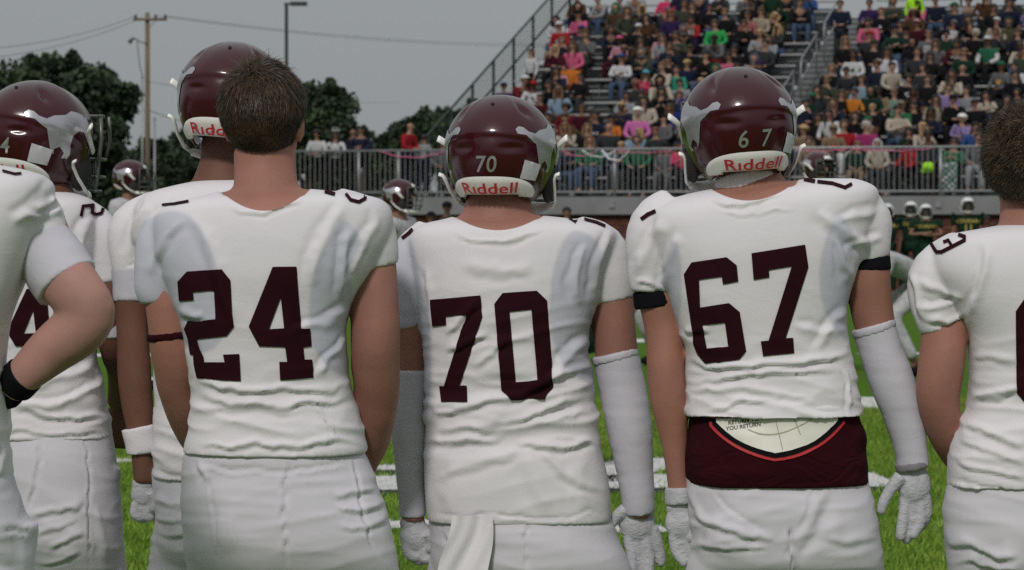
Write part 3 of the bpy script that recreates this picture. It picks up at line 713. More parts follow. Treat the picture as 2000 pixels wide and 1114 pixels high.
def player(spec):
    D = spec['D']; cx, hw = spec['cx'], spec['hw']           # world x of the body axis, half hip width (m)
    base = Vector((cx, D, 0)); root = empty('person', base, spec['label'], 'person', 'football players standing on the near sideline')
    # --- body: one continuous skin from head to ankles
    b = MB(); q = head(b, *spec['head'][:3], D, spec['head'][3], spec['head'][4] if len(spec['head']) > 4 else 0)
    limb(b, spec['neck'], D, 4, 20)
    loft(b, [(p[0], p[1]+10, p[2]-10, p[3]-.012, p[4]-.012) for p in spec['core']], D, 2, 32, 2.3)
    for a in spec['arms']: limb(b, a, D, 4, 20, squash=.9)
    for hb in spec.get('bare_hands', []):
        s = D/FPX; x, y, dd, r = hb; b.ball(unp(x, y, D+dd), (r*s, r*s*.6, r*s*1.2), 14, 10)
        for k in range(4): limb(b, [(x-r*.7+k*r*.5, y+r*.6, dd, r*.26), (x-r*.7+k*r*.5, y+r*1.5, dd+.01, r*.23), (x-r*.6+k*r*.45, y+r*2.0, dd+.03, r*.2)], D, 2, 8)
        limb(b, [(x-r*.8, y-r*.2, dd, r*.3), (x-r*1.3, y+r*.5, dd+.01, r*.25), (x-r*1.4, y+r*1.1, dd+.02, r*.22)], D, 2, 8)
    sp_ = spec.get('spread', .03)
    for s, A in leg_set(b, D, cx, hw, 0, spread=sp_): b.tube([Vector(p[:3]) for p in A], [p[3] for p in A], 18)
    pz = .93; b.ball((cx, D, pz), (hw*.98, .1, .12), 18, 12)
    skin = M_skin[spec['skin']]; me = remesh(b, .0075, 3); displace(me, lambda co, no, px, py: .0022*vnoise(co*9, 2)+.0012*vnoise(co*22, 6)); link('body', me, skin, root); eyes(q, root)
    # --- jersey
    b = MB(); loft(b, spec['torso'], D, 4, 56, spec.get('ex', 2.7), lip=spec.get('lip', True))
    for sl in spec['sleeves']: limb(b, sl, D, 4, 28, lip=True, squash=spec.get('sq', .92))
    me = remesh(b, .0055, spec.get('sm', 4)); displace(me, jersey_fn(spec.get('folds', []), spec.get('waist', ()), spec['seed']))
    if spec.get('scoop'): scoop(me, spec['scoop'], D)
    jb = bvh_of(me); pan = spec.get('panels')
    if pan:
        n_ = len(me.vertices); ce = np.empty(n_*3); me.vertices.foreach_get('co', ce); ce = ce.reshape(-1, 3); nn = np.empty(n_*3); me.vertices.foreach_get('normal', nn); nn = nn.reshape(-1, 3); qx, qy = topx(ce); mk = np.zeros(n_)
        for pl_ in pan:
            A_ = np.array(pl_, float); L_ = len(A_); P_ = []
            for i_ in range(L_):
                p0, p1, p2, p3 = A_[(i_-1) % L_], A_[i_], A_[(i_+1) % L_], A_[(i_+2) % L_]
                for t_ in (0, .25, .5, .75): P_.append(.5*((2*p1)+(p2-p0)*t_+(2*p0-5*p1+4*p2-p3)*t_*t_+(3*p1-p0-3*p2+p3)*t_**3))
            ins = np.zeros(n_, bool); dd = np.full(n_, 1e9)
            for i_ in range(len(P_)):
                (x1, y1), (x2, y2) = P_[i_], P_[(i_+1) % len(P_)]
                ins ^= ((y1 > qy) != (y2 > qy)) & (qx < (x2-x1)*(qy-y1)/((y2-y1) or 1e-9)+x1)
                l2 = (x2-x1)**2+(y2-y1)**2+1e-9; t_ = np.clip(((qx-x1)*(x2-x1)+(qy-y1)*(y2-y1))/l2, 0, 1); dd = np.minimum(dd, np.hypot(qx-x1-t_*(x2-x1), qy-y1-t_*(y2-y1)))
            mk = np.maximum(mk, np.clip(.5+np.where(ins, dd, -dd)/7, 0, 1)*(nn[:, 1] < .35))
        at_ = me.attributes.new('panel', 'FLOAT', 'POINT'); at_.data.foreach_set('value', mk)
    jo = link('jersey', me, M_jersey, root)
    for nm, polys, holes in spec.get('numbers', []): decal(nm, jb, polys, D, M_maroon, jo, holes)
    for polys in spec.get('marks', []): decal('shoulder_number', jb, polys, D, M_maroon, jo, step=5.)
    # --- pants
    b = MB(); loft(b, spec['pants'], D, 4, 48, 2.35)
    for s, A in leg_set(b, D, cx, hw, .006, spread=sp_, sides=(-1, 1)):
        P = [p for p in A if p[2] > .47]; b.tube([Vector(p[:3]) for p in P], [p[3] for p in P], 24)
    gz = spec.get('glute_z', .86)
    for s in (-1, 1): b.ball((cx+s*hw*.49+spec.get('gx', 0), D-.034, gz-.075), (hw*.55, .112, .11), 20, 14)
    me = remesh(b, .006, 4); displace(me, jersey_fn(spec.get('pfolds', []), spec.get('pwaist', ()), spec['seed']+3, .6)); link('pants', me, M_pants, root)
    # --- socks and shoes
    b = MB()
    for s, A in leg_set(b, D, cx, hw, .004, spread=sp_):
        P = [p for p in A if p[2] < .49]; b = MB().tube([Vector(p[:3]) for p in P], [p[3] for p in P], 16); link('sock', remesh(b, .008, 2), M_jersey, root)
    shoes(D, cx, hw, sp_, root)
    return root, jo, q
def cuff(name, m, root, D, pts, k=3):
    b = MB(); limb(b, pts, D, k, 28, lip=False, squash=.92); me = remesh(b, .0045, 2)
    displace(me, lambda co, no, px, py: .0008*vnoise(co*np.array([25, 25, 60.]), 7)); return link(name, me, m, root)
def px2(pts, sc, ox, oy): return [(ox+x/sc, oy+y/sc) for x, y in pts]
TWO = px2([(78, 215), (155, 130), (440, 112), (515, 205), (525, 470), (545, 590), (485, 670), (240, 695), (262, 770), (295, 840), (300, 888), (468, 888), (455, 825), (590, 820), (603, 1050), (490, 1045), (240, 1020), (215, 905), (210, 830), (185, 825), (165, 690), (135, 610), (165, 545), (390, 530), (385, 290), (205, 300), (212, 370), (92, 378)], 4.283, 330, 500)
FOUR = [(868, 92), (1065, 90), (1105, 605), (1178, 603), (1190, 755), (1122, 765), (1132, 865), (1195, 865), (1208, 1015), (930, 1042), (922, 885), (988, 885), (972, 762), (755, 755), (668, 590)]; FOURH = [(935, 345), (962, 605), (838, 612)]
SEVEN_A = px2([(92, 160), (528, 120), (545, 305), (350, 905), (410, 905), (417, 1055), (190, 1050), (175, 905), (215, 905), (405, 292), (230, 305), (235, 380), (113, 388)], 4.457, 820, 550)
ZERO = px2([(720, 100), (1015, 80), (1105, 165), (1160, 920), (1085, 1022), (795, 1030), (710, 950), (648, 195)], 4.457, 820, 550); ZEROH = px2([(780, 262), (970, 245), (1022, 862), (835, 875)], 4.457, 820, 550)
SIX = px2([(72, 325), (135, 225), (425, 182), (510, 250), (523, 385), (395, 410), (385, 345), (198, 370), (207, 602), (445, 565), (535, 640), (590, 965), (530, 1045), (250, 1075), (185, 990), (150, 900), (150, 850)], 4.286, 1320, 460); SIXH = px2([(228, 752), (412, 728), (440, 930), (265, 948)], 4.286, 1320, 460)
SEVEN_B = px2([(632, 150), (1080, 78), (1107, 262), (918, 860), (980, 858), (990, 985), (728, 1012), (710, 885), (775, 880), (968, 258), (778, 290), (782, 350), (650, 372)], 4.286, 1320, 460)
X7 = lambda px, D: (px-1000)/FPX*D

# ---- number 24, bareheaded
D = 6.85
tor24 = [(366, 470, 570, .07, .07), (374, 430, 665, .09, .09), (384, 390, 728, .115, .1), (398, 335, 756, .13, .12), (425, 302, 768, .14, .13), (470, 300, 762, .15, .14), (530, 315, 730, .155, .145), (590, 338, 690, .15, .145), (650, 356, 676, .145, .14), (730, 372, 682, .135, .135), (775, 376, 692, .13, .13), (830, 368, 706, .135, .135), (865, 360, 716, .14, .14), (884, 358, 716, .142, .142)]
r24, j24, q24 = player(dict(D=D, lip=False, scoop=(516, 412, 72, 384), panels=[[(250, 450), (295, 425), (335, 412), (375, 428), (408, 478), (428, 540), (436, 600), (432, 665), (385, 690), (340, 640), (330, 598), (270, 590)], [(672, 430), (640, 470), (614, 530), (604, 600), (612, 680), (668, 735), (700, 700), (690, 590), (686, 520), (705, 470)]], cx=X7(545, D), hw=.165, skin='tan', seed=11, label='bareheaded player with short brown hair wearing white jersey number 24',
    head=(514, 245, 72, R(-16), .01), neck=[(516, 290, .02, 60), (518, 345, .01, 62), (520, 385, -.01, 68), (520, 430, -.02, 80)],
    core=tor24, torso=tor24,
    arms=[[(330, 450, .02, 52), (322, 540, .0, 47), (330, 620, -.01, 45), (338, 700, .01, 45), (352, 780, .06, 42), (378, 850, .13, 36), (420, 900, .2, 30)],
          [(715, 440, .02, 55), (728, 530, 0, 50), (732, 620, -.01, 51), (733, 700, 0, 51), (735, 770, .04, 46), (725, 850, .1, 40), (702, 915, .17, 32)]],
    bare_hands=[(440, 930, .22, 34), (690, 950, .2, 34)],
    sleeves=[[(372, 440, .02, 66), (330, 470, .01, 64), (316, 520, 0, 56), (313, 560, 0, 52), (316, 590, 0, 44)], [(655, 436, .02, 74), (704, 450, .01, 70), (722, 488, 0, 61), (731, 524, 0, 51)]],
    numbers=[('number', [TWO], []), ('number', [px2(FOUR, 4.283, 330, 500)], [px2(FOURH, 4.283, 330, 500)])],
    marks=[stroke([(636, 376), (652, 381)], 7), stroke([(676, 382), (684, 392), (700, 396), (712, 390), (714, 381)], 6), stroke([(302, 403), (340, 400), (368, 395)], 4)],
    pants=[(850, 385, 695, .1, .11), (880, 364, 710, .132, .13), (895, 357, 720, .138, .133), (925, 354, 731, .14, .13), (985, 354, 752, .15, .13), (1050, 358, 768, .15, .13), (1110, 366, 780, .12, .12), (1135, 372, 783, .06, .06)],
    folds=[(450, 398, 515, 440, 600, 385, 5, 2.5), (375, 425, 440, 520, 455, 640, 16, 3.5), (672, 400, 628, 470, 600, 560, 14, 3.5), (690, 440, 655, 500, 668, 585, 12, 4), (742, 420, 700, 470, 690, 540, 11, 3), (380, 750, 520, 775, 690, 748, 9, 5), (390, 775, 520, 805, 700, 772, 8, 4), (375, 800, 480, 790, 600, 805, 9, 3), (385, 862, 520, 882, 705, 852, 7, 4.5), (620, 790, 640, 820, 652, 858, 4, 3), (684, 600, 640, 640, 560, 650, 12, 3), (684, 650, 650, 690, 620, 735, 9, 3), (345, 610, 380, 620, 400, 615, 8, 3), (285, 540, 305, 480, 360, 430, 12, 3)],
    waist=[(800, 55, 5), (720, 40, 2)],
    pfolds=[(562, 890, 556, 980, 562, 1114, 4, -5), (418, 905, 405, 1000, 430, 1114, 4, -2), (695, 880, 700, 980, 740, 1100, 4, -2.5), (365, 905, 520, 930, 700, 900, 5, -2.5), (650, 960, 690, 970, 735, 950, 8, 3), (650, 990, 700, 1002, 748, 985, 7, 3), (660, 1025, 710, 1035, 755, 1015, 7, 2.5), (380, 900, 405, 925, 400, 950, 7, 3)], pwaist=[(1000, 120, 1.5)], glute_z=.93))
cuff('armband', M_maroon_cloth, r24, D, [(333, 648, 0, 50), (334, 656, 0, 50.5), (335, 664, 0, 50)])
def hair(root, c, rad, strands, m, length, face_dir, low=-.3, seed=1, up=.35, curl=0., cl_=.35, thick=.0011):
    """a dark under-layer and thousands of tapered strands rooted on the scalp"""
    g = np.random.default_rng(seed); n = strands
    v = g.normal(0, 1, (n*3, 3)); v /= np.linalg.norm(v, axis=1)[:, None]
    fd = np.array(face_dir); f = v @ fd
    keep = (v[:, 2] > low+.95*np.clip(f, 0, 1)**1.2) | ((f < .1) & (v[:, 2] > low)); v = v[keep][:n]; n = len(v)
    P = np.array(c)+v*np.array(rad); seg = 5
    ln = length*(.3+.7*np.clip((v[:, 2]+.45)/1.0, 0, 1))*g.uniform(.75, 1.2, n)
    clump = g.normal(0, 1, (90, 3)); clump /= np.linalg.norm(clump, axis=1)[:, None]; ci = np.argmax(v @ clump.T, axis=1); cd_ = g.normal(0, cl_, (90, 3))
    flow = v*up+np.array([0, 0, -.9])*(1-.6*np.abs(v[:, 2:3]))+fd*.5*np.clip(v[:, 2:3], 0, 1)+cd_[ci]*np.clip(v[:, 2:3]+.3, 0.15, 1)+g.normal(0, .1, (n, 3))
    flow -= v*(flow*v).sum(1)[:, None]*(1-up*.5); flow += v*(.05+.5*up); flow /= np.linalg.norm(flow, axis=1)[:, None]
    side = np.cross(flow, v+g.normal(0, .3, (n, 3))); side /= np.linalg.norm(side, axis=1)[:, None]
    pts = [P]; d = flow.copy(); ph = g.uniform(0, 6.28, n)
    for k in range(seg-1):
        pts.append(pts[-1]+d*(ln/(seg-1))[:, None]); d = d+np.array([0, 0, -.22])+(side*np.sin(ph+k*1.9)[:, None]+v*np.cos(ph+k*1.9)[:, None])*curl; d /= np.linalg.norm(d, axis=1)[:, None]
        rel = (pts[-1]-np.array(c))/np.array(rad); rr = np.linalg.norm(rel, axis=1); pen = rr < 1.02; pts[-1][pen] = (np.array(c)+rel/rr[:, None]*1.03*np.array(rad))[pen]
    V = np.zeros((n, seg*2, 3))
    for k in range(seg):
        wd = thick*(1-.75*k/(seg-1)); V[:, 2*k] = pts[k]-side*wd; V[:, 2*k+1] = pts[k]+side*wd
    idx = np.arange(n)[:, None, None]*seg*2+np.array([[2*k, 2*k+1, 2*k+3, 2*k+2] for k in range(seg-1)])[None]
    me = bpy.data.meshes.new('hair'); me.vertices.add(n*seg*2); me.vertices.foreach_set('co', V.ravel()); nf = n*(seg-1)
    me.loops.add(nf*4); me.loops.foreach_set('vertex_index', idx.ravel()); me.polygons.add(nf); me.polygons.foreach_set('loop_start', np.arange(nf)*4); me.polygons.foreach_set('loop_total', np.full(nf, 4)); me.update()
    bm_ = bmesh.new(); bm_.from_mesh(me)
    cap_ = MB(); cap_.ball((0, 0, 0), (1.0, 1.0, 1.0), 28, 20); V2 = []
    for x, y, z in cap_.V:
        u = np.array([x, y, z]); fz = u @ fd; lim = low+.95*max(fz, 0)**1.2
        k = 1.05 if u[2] > lim else .93
        V2.append(tuple(np.array(c)+u*np.array(rad)*k))
    vs = [bm_.verts.new(p) for p in V2]
    for f_ in cap_.F:
        try: bm_.faces.new([vs[i] for i in f_]).material_index = 1
        except ValueError: pass
    bm_.to_mesh(me); bm_.free()
    o = link('hair', me, [m, mat(m.name+'_base', tuple(x*.6 for x in m.node_tree.nodes['Color Ramp'].color_ramp.elements[0].color[:3]), .8)], root, False); tag(o, kind='stuff'); return o
M_hair24 = mat('hair_24', (.012, .0065, .003), .45, var=.4, scale=25, col2=(.07, .038, .016), spec=.35)
c24 = q24(0, -.006, .034); hair(r24, c24, (.084, .101, .1), 22000, M_hair24, .05, (math.sin(R(16)), math.cos(R(16)), 0), low=-.8, seed=3, up=.0, curl=.12, cl_=.16)
# ---- number 70
D = 7.15
tor70 = [(418, 900, 1020, .07, .07), (427, 870, 1120, .09, .09), (437, 828, 1176, .115, .1), (452, 804, 1203, .13, .12), (480, 797, 1205, .14, .13), (540, 806, 1182, .15, .14), (600, 815, 1165, .15, .145), (660, 824, 1148, .145, .14), (740, 829, 1158, .135, .135), (800, 828, 1165, .13, .13), (850, 828, 1172, .135, .13), (900, 828, 1180, .145, .135), (960, 830, 1190, .15, .14), (1016, 834, 1194, .148, .14)]
r70, j70, q70 = player(dict(D=D, scoop=(972, 450, 72, 430), panels=[[(755, 480), (795, 462), (812, 500), (826, 560), (838, 620), (842, 700), (840, 780), (820, 830), (790, 780), (760, 640)], [(1118, 452), (1088, 500), (1076, 560), (1074, 630), (1092, 700), (1140, 745), (1180, 740), (1165, 640), (1155, 590), (1175, 520), (1165, 470)]], cx=X7(1012, D), hw=.17, skin='tan', seed=22, label='helmeted player wearing untucked white jersey number 70 with a towel at his waist',  # left panel's grey: mesh insert, also standing in for the neighbour's cast shadow
    head=(975, 290, 62, R(-14), .01), neck=[(975, 330, .02, 58), (973, 385, .01, 62), (972, 425, 0, 72), (972, 470, 0, 95)],
    core=tor70, torso=tor70,
    arms=[[(805, 500, .02, 50), (800, 600, 0, 42), (800, 690, 0, 36), (804, 750, 0, 35), (800, 830, 0, 33), (802, 920, 0, 27), (805, 990, 0, 24), (808, 1020, 0, 24)],
          [(1185, 500, .02, 52), (1195, 590, 0, 46), (1203, 680, 0, 44), (1216, 760, 0, 44), (1230, 840, -.01, 42), (1240, 920, -.01, 31), (1246, 985, -.01, 25), (1248, 1010, 0, 23)]],
    sleeves=[[(850, 480, .02, 62), (812, 510, .01, 56), (800, 570, 0, 50), (799, 640, 0, 38)], [(1125, 488, .02, 70), (1166, 500, .01, 68), (1186, 545, 0, 56), (1196, 588, 0, 45)]],
    numbers=[('number', [SEVEN_A], []), ('number', [ZERO], [ZEROH])],
    marks=[stroke([(1112, 425), (1124, 433)], 9), stroke([(1142, 430), (1165, 436), (1180, 443)], 5), stroke([(788, 466), (798, 458), (806, 450)], 6)],
    pants=[(960, 842, 1182, .13, .13), (1010, 838, 1192, .145, .13), (1060, 840, 1212, .15, .13), (1114, 845, 1235, .14, .13), (1160, 850, 1245, .06, .06)],
    folds=[(880, 445, 970, 500, 1060, 440, 6, 3), (900, 520, 970, 545, 1050, 515, 18, 2.5), (870, 655, 905, 630, 935, 585, 9, 4), (868, 690, 910, 670, 960, 640, 9, 4), (920, 720, 970, 690, 985, 660, 9, 3), (1147, 480, 1118, 530, 1130, 600, 12, 4), (1200, 450, 1165, 520, 1160, 590, 10, 3.5), (1150, 660, 1100, 690, 1080, 770, 14, 4), (845, 800, 960, 800, 1140, 710, 11, 5), (850, 840, 980, 840, 1160, 770, 10, 5), (1160, 800, 1060, 830, 930, 845, 9, 4.5), (835, 860, 900, 870, 980, 850, 10, 5), (1000, 862, 1090, 880, 1165, 860, 10, 5), (1010, 885, 1070, 930, 1060, 1000, 26, 2.6), (1060, 880, 1100, 930, 1180, 960, 12, 2.5), (850, 930, 960, 900, 1010, 880, 12, 2.2), (900, 900, 870, 950, 880, 1010, 18, 1.5), (1130, 890, 1120, 950, 1150, 1010, 18, 1.6), (835, 520, 850, 580, 838, 650, 10, 3), (836, 1000, 1000, 1020, 1190, 1004, 4, -2.5)],
    waist=[(820, 70, 6.5), (690, 70, 3)], sm=3,
    pfolds=[(1030, 1020, 1026, 1060, 1030, 1114, 4, -5), (870, 1040, 900, 1075, 890, 1110, 7, 3)], pwaist=[(1060, 100, 1.5)], glute_z=.86))
for nm, pts in (('arm_sleeve', [(804, 722, 0, 41), (803, 760, 0, 39), (800, 830, 0, 37.5), (802, 920, 0, 31), (805, 985, 0, 27), (806, 1010, 0, 27)]), ('arm_sleeve', [(1202, 694, 0, 47), (1216, 760, 0, 48), (1230, 840, -.01, 46), (1240, 920, -.01, 38), (1246, 975, -.01, 34), (1248, 1000, -.005, 33)])):
    cuff(nm, M_sleeve, r70, D, pts, 5)
cuff('sleeve_band', M_sleeve, r70, D, [(1199, 688, 0, 49), (1203, 704, 0, 49.5)], 2)
hand(r70, 'glove', M_glove, D, [(812, 1048, 32, 34), (806, 1022, 26, 20)], [[(795, 1060, 13), (797, 1080, 12), (812, 1088, 11)], [(808, 1065, 13), (812, 1090, 12), (822, 1094, 11)], [(822, 1066, 13), (828, 1090, 12), (838, 1090, 10)], [(836, 1060, 12), (842, 1082, 11), (846, 1078, 10)]], [(834, 1040, 13), (846, 1058, 12), (842, 1072, 11)])
hand(r70, 'glove', M_glove, D, [(1244, 1022, 36, 40), (1246, 992, 29, 20)], [[(1228, 1045, 13), (1234, 1085, 12), (1236, 1125, 11)], [(1244, 1050, 13), (1250, 1090, 12), (1252, 1130, 11)], [(1260, 1045, 13), (1268, 1085, 12), (1266, 1120, 11)], [(1274, 1030, 12), (1286, 1065, 11), (1291, 1098, 10)]], [(1222, 995, 14), (1206, 1008, 12), (1197, 1022, 9)])
cuff('wrist_strap', mat('wrist_strap', (.2, .19, .2), .8, var=.1), r70, D, [(1247, 985, 0, 33.5), (1248, 999, 0, 33.5)], 2)
tw = MB(); V = []
for i in range(15):
    for j in range(13):
        u, v = i/14, j/12; x0, x1 = 882-26*v-8*v*v+3*math.sin(v*7), 962-8*v+4*math.sin(v*5)
        p = unp(x0+(x1-x0)*u, 1008+135*v, D-.158-.007*math.sin(u*7+v*2.5)-.004*math.sin(u*15+v*6)-.01*v); V.append(p)
F = [(i*13+j, i*13+j+1, (i+1)*13+j+1, (i+1)*13+j) for i in range(14) for j in range(12)]
n = len(V); V += [v+Vector((0, .006, 0)) for v in V]; F += [tuple(k+n for k in f)[::-1] for f in F]
tag(tw.add(V, F).build('towel', M_jersey, None, True, origin=unp(920, 1010, D-.16)), 'white towel hanging from the waistband of the player numbered 70', 'towel')
build_helmet(unp(978, 293, D), R(-14), (R(2), 0), '70', 1.0, 1.0, parent=r70, ph_num=0)
# ---- number 67
D = 7.0
tor67 = [(350, 1580, 1670, .05, .05), (358, 1500, 1695, .08, .08), (370, 1390, 1712, .11, .1), (392, 1305, 1714, .13, .12), (425, 1262, 1708, .14, .13), (480, 1270, 1692, .15, .14), (540, 1290, 1668, .15, .145), (600, 1308, 1654, .145, .14), (670, 1330, 1660, .135, .135), (730, 1342, 1672, .132, .13), (775, 1340, 1680, .14, .135), (811, 1334, 1687, .154, .145)]
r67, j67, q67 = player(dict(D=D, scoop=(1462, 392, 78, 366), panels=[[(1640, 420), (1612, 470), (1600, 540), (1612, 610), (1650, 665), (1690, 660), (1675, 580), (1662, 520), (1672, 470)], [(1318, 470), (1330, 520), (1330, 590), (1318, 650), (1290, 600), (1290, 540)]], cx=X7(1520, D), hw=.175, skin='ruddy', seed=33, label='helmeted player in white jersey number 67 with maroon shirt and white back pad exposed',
    head=(1443, 240, 62, R(9), .01), neck=[(1455, 290, .02, 60), (1462, 350, .01, 64), (1470, 385, 0, 74), (1475, 430, 0, 95)],
    core=tor67, torso=tor67, ex=2.6,
    arms=[[(1285, 460, .02, 52), (1282, 560, 0, 42), (1294, 640, 0, 38), (1300, 720, -.01, 39), (1308, 790, -.01, 37), (1318, 870, 0, 27), (1324, 940, 0, 22), (1326, 975, 0, 22)],
          [(1690, 430, .02, 56), (1694, 520, 0, 47), (1702, 600, 0, 43), (1716, 660, 0, 41), (1740, 740, 0, 42), (1763, 810, 0, 37), (1778, 880, 0, 27), (1782, 910, 0, 24)]],
    sleeves=[[(1320, 436, .02, 74), (1288, 455, .01, 70), (1276, 510, 0, 57), (1272, 570, 0, 45)], [(1630, 425, .02, 76), (1674, 436, .01, 72), (1688, 475, 0, 57), (1695, 508, 0, 45)]],
    numbers=[('number', [SIX], [SIXH]), ('number', [SEVEN_B], [])],
    marks=[stroke([(1598, 357), (1625, 360), (1650, 368), (1662, 362)], 6), stroke([(1572, 352), (1590, 356)], 7), stroke([(1255, 428), (1266, 420), (1280, 414)], 7)],
    pants=[(900, 1340, 1694, .13, .13), (935, 1338, 1696, .14, .13), (985, 1340, 1706, .15, .13), (1040, 1346, 1716, .15, .13), (1100, 1352, 1726, .13, .12), (1135, 1356, 1730, .06, .06)],
    folds=[(1385, 385, 1460, 420, 1530, 375, 5, 3), (1405, 408, 1470, 436, 1555, 398, 4, 1.5), (1600, 400, 1640, 470, 1705, 480, 15, 5), (1620, 450, 1660, 500, 1655, 560, 12, 4), (1720, 410, 1670, 420, 1630, 440, 12, 3.5), (1728, 460, 1690, 470, 1655, 495, 9, 3), (1240, 560, 1262, 540, 1300, 562, 7, 3), (1300, 430, 1262, 470, 1240, 540, 14, 4), (1335, 455, 1300, 500, 1300, 570, 14, 4), (1340, 700, 1480, 735, 1665, 682, 8, 5), (1345, 745, 1480, 730, 1640, 722, 8, 4), (1345, 760, 1420, 752, 1620, 790, 8, 3), (1380, 800, 1460, 785, 1500, 785, 6, 4), (1640, 720, 1650, 760, 1660, 815, 4, 3), (1660, 640, 1600, 650, 1540, 640, 12, 3), (1655, 600, 1620, 640, 1590, 690, 11, 3), (1340, 640, 1360, 640, 1390, 635, 8, 3)],
    waist=[(765, 50, 5), (690, 40, 2.5)],
    pfolds=[(1545, 1035, 1548, 1070, 1552, 1114, 5, -8), (1395, 950, 1420, 1000, 1500, 1030, 5, -2), (1590, 950, 1580, 1000, 1560, 1040, 5, -2), (1345, 990, 1400, 1035, 1520, 1045, 10, 4), (1350, 1060, 1420, 1075, 1500, 1060, 8, 2.5), (1345, 950, 1360, 980, 1370, 1010, 9, 2.5), (1630, 960, 1600, 1050, 1560, 1090, 14, -3), (1600, 1040, 1660, 1060, 1720, 1050, 10, 2)], pwaist=[(1030, 90, 2)], glute_z=.915))
b = MB(); loft(b, [(790, 1348, 1676, .128, .125), (830, 1342, 1686, .136, .13), (880, 1338, 1692, .146, .135), (925, 1338, 1695, .15, .138), (944, 1340, 1696, .149, .138)], D, 4, 48, 2.5, lip=True)
me = remesh(b, .0055, 3)
def hemcurve(co, no, px, py): return .006*vnoise(co*np.array([5, 5, 28.]), 21)+.0025*vnoise(co*np.array([14, 14, 50.]), 22)+folds(px, py, [(1345, 830, 1360, 890, 1350, 930, 12, 3), (1680, 830, 1660, 880, 1690, 930, 12, 3)])
displace(me, hemcurve); ub = bvh_of(me); und = link('undershirt', me, M_maroon_cloth, r67)
pl = [(1401, 818)]+[tuple(p) for p in bez(1402, 826, 1440, 872, 1513, 886, 10)]+[tuple(p) for p in bez(1513, 886, 1590, 880, 1634, 820, 10)][1:]+[(1632, 816)]
M_redtrim = mat('red_trim', (.42, .012, .018), .6); M_ivory = mat('pad_white', (.62, .61, .54), .5, var=.06, scale=20)
big = lambda k, dy: [(1515+(x-1515)*k, 800+(y-800)*k+dy) for x, y in pl]
decal('red_edge', ub, [big(1.13, 4)], D, M_redtrim, und, off=.003); decal('black_edge', ub, [big(1.08, 2)], D, M_black, und, off=.0048)
bp = decal('back_pad', ub, [pl], D, M_ivory, und, off=.007)
pbvh = ub
decal('pad_seam', pbvh, stroke([tuple(p) for p in bez(1462, 842, 1515, 868, 1590, 815, 12)], 2.2), D, mat('pad_seam', (.35, .32, .24), .7), und, off=.0078, step=4)
for a_, b_ in (((1515, 822), (1528, 880)), ((1548, 812), (1562, 850))): decal('pad_seam', pbvh, stroke([a_, b_], 1.6), D, MATS['pad_seam'], und, off=.0078, step=4)
V, F = text_mesh('RETURN TO\nYOU RETURN', 11, 0.1, 1.); P = []     # hand-written scrawl, not legible in the photo beyond its shape
for v in V:
    px_, py_ = 1450+v.x+2, 828-v.y-.14*v.x; p = unp(px_, py_, D-.6); d_ = (unp(px_, py_, D+.6)-p).normalized(); loc, no, i, dist = ub.ray_cast(p, d_); P.append((loc if loc is not None else p)-d_*.0082)
link('handwriting', pyd('handwriting', P, F), M_black, und)
cuff('undersleeve', M_black, r67, D, [(1276, 566, 0, 43), (1281, 600, 0, 44)]); cuff('undersleeve', M_black, r67, D, [(1693, 498, 0, 47), (1693, 528, 0, 50)])
cuff('arm_sleeve', M_sleeve, r67, D, [(1706, 638, 0, 44), (1722, 690, 0, 44), (1742, 745, 0, 46), (1765, 812, 0, 41), (1779, 878, 0, 34), (1782, 900, 0, 33), (1784, 916, 0, 33)], 5); cuff('sleeve_band', M_sleeve, r67, D, [(1704, 634, 0, 46), (1709, 650, 0, 46)], 2)
cuff('glove_cuff', M_glove, r67, D, [(1324, 952, 0, 27), (1326, 985, 0, 28)])
hand(r67, 'glove', M_glove, D, [(1785, 948, 34, 40), (1782, 914, 28, 20)], [[(1768, 975, 12), (1763, 1020, 12), (1759, 1048, 10)], [(1784, 978, 12), (1782, 1025, 12), (1770, 1054, 10)], [(1798, 978, 12), (1798, 1018, 12), (1785, 1044, 10)], [(1808, 968, 11), (1811, 1003, 10), (1802, 1028, 9)]], [(1760, 930, 15), (1740, 955, 12), (1727, 978, 11), (1721, 996, 9)])
hand(r67, 'glove', M_glove, D, [(1330, 1022, 32, 36), (1326, 992, 26, 20)], [[(1316, 1045, 12), (1322, 1080, 11), (1334, 1098, 10)], [(1330, 1050, 12), (1338, 1088, 11), (1350, 1106, 10)], [(1343, 1048, 12), (1352, 1085, 11), (1362, 1106, 9)], [(1354, 1035, 11), (1362, 1065, 10), (1366, 1090, 9)]], [(1352, 1010, 13), (1360, 1035, 11), (1352, 1052, 10)])
M_strap = mat('wrist_strap', (.2, .19, .2), .8, var=.1)
cuff('wrist_strap', M_strap, r67, D, [(1780, 902, 0, 34.5), (1783, 918, 0, 34)], 2)
cuff('neck_band', M_jersey, r67, D, [(1457, 346, .0, 64), (1459, 366, -.004, 66), (1461, 388, -.006, 68)])
build_helmet(unp(1443, 243, D), R(9), (R(2), R(-4)), '6 7', 1.15, 1.02, parent=r67, ph_num=1)
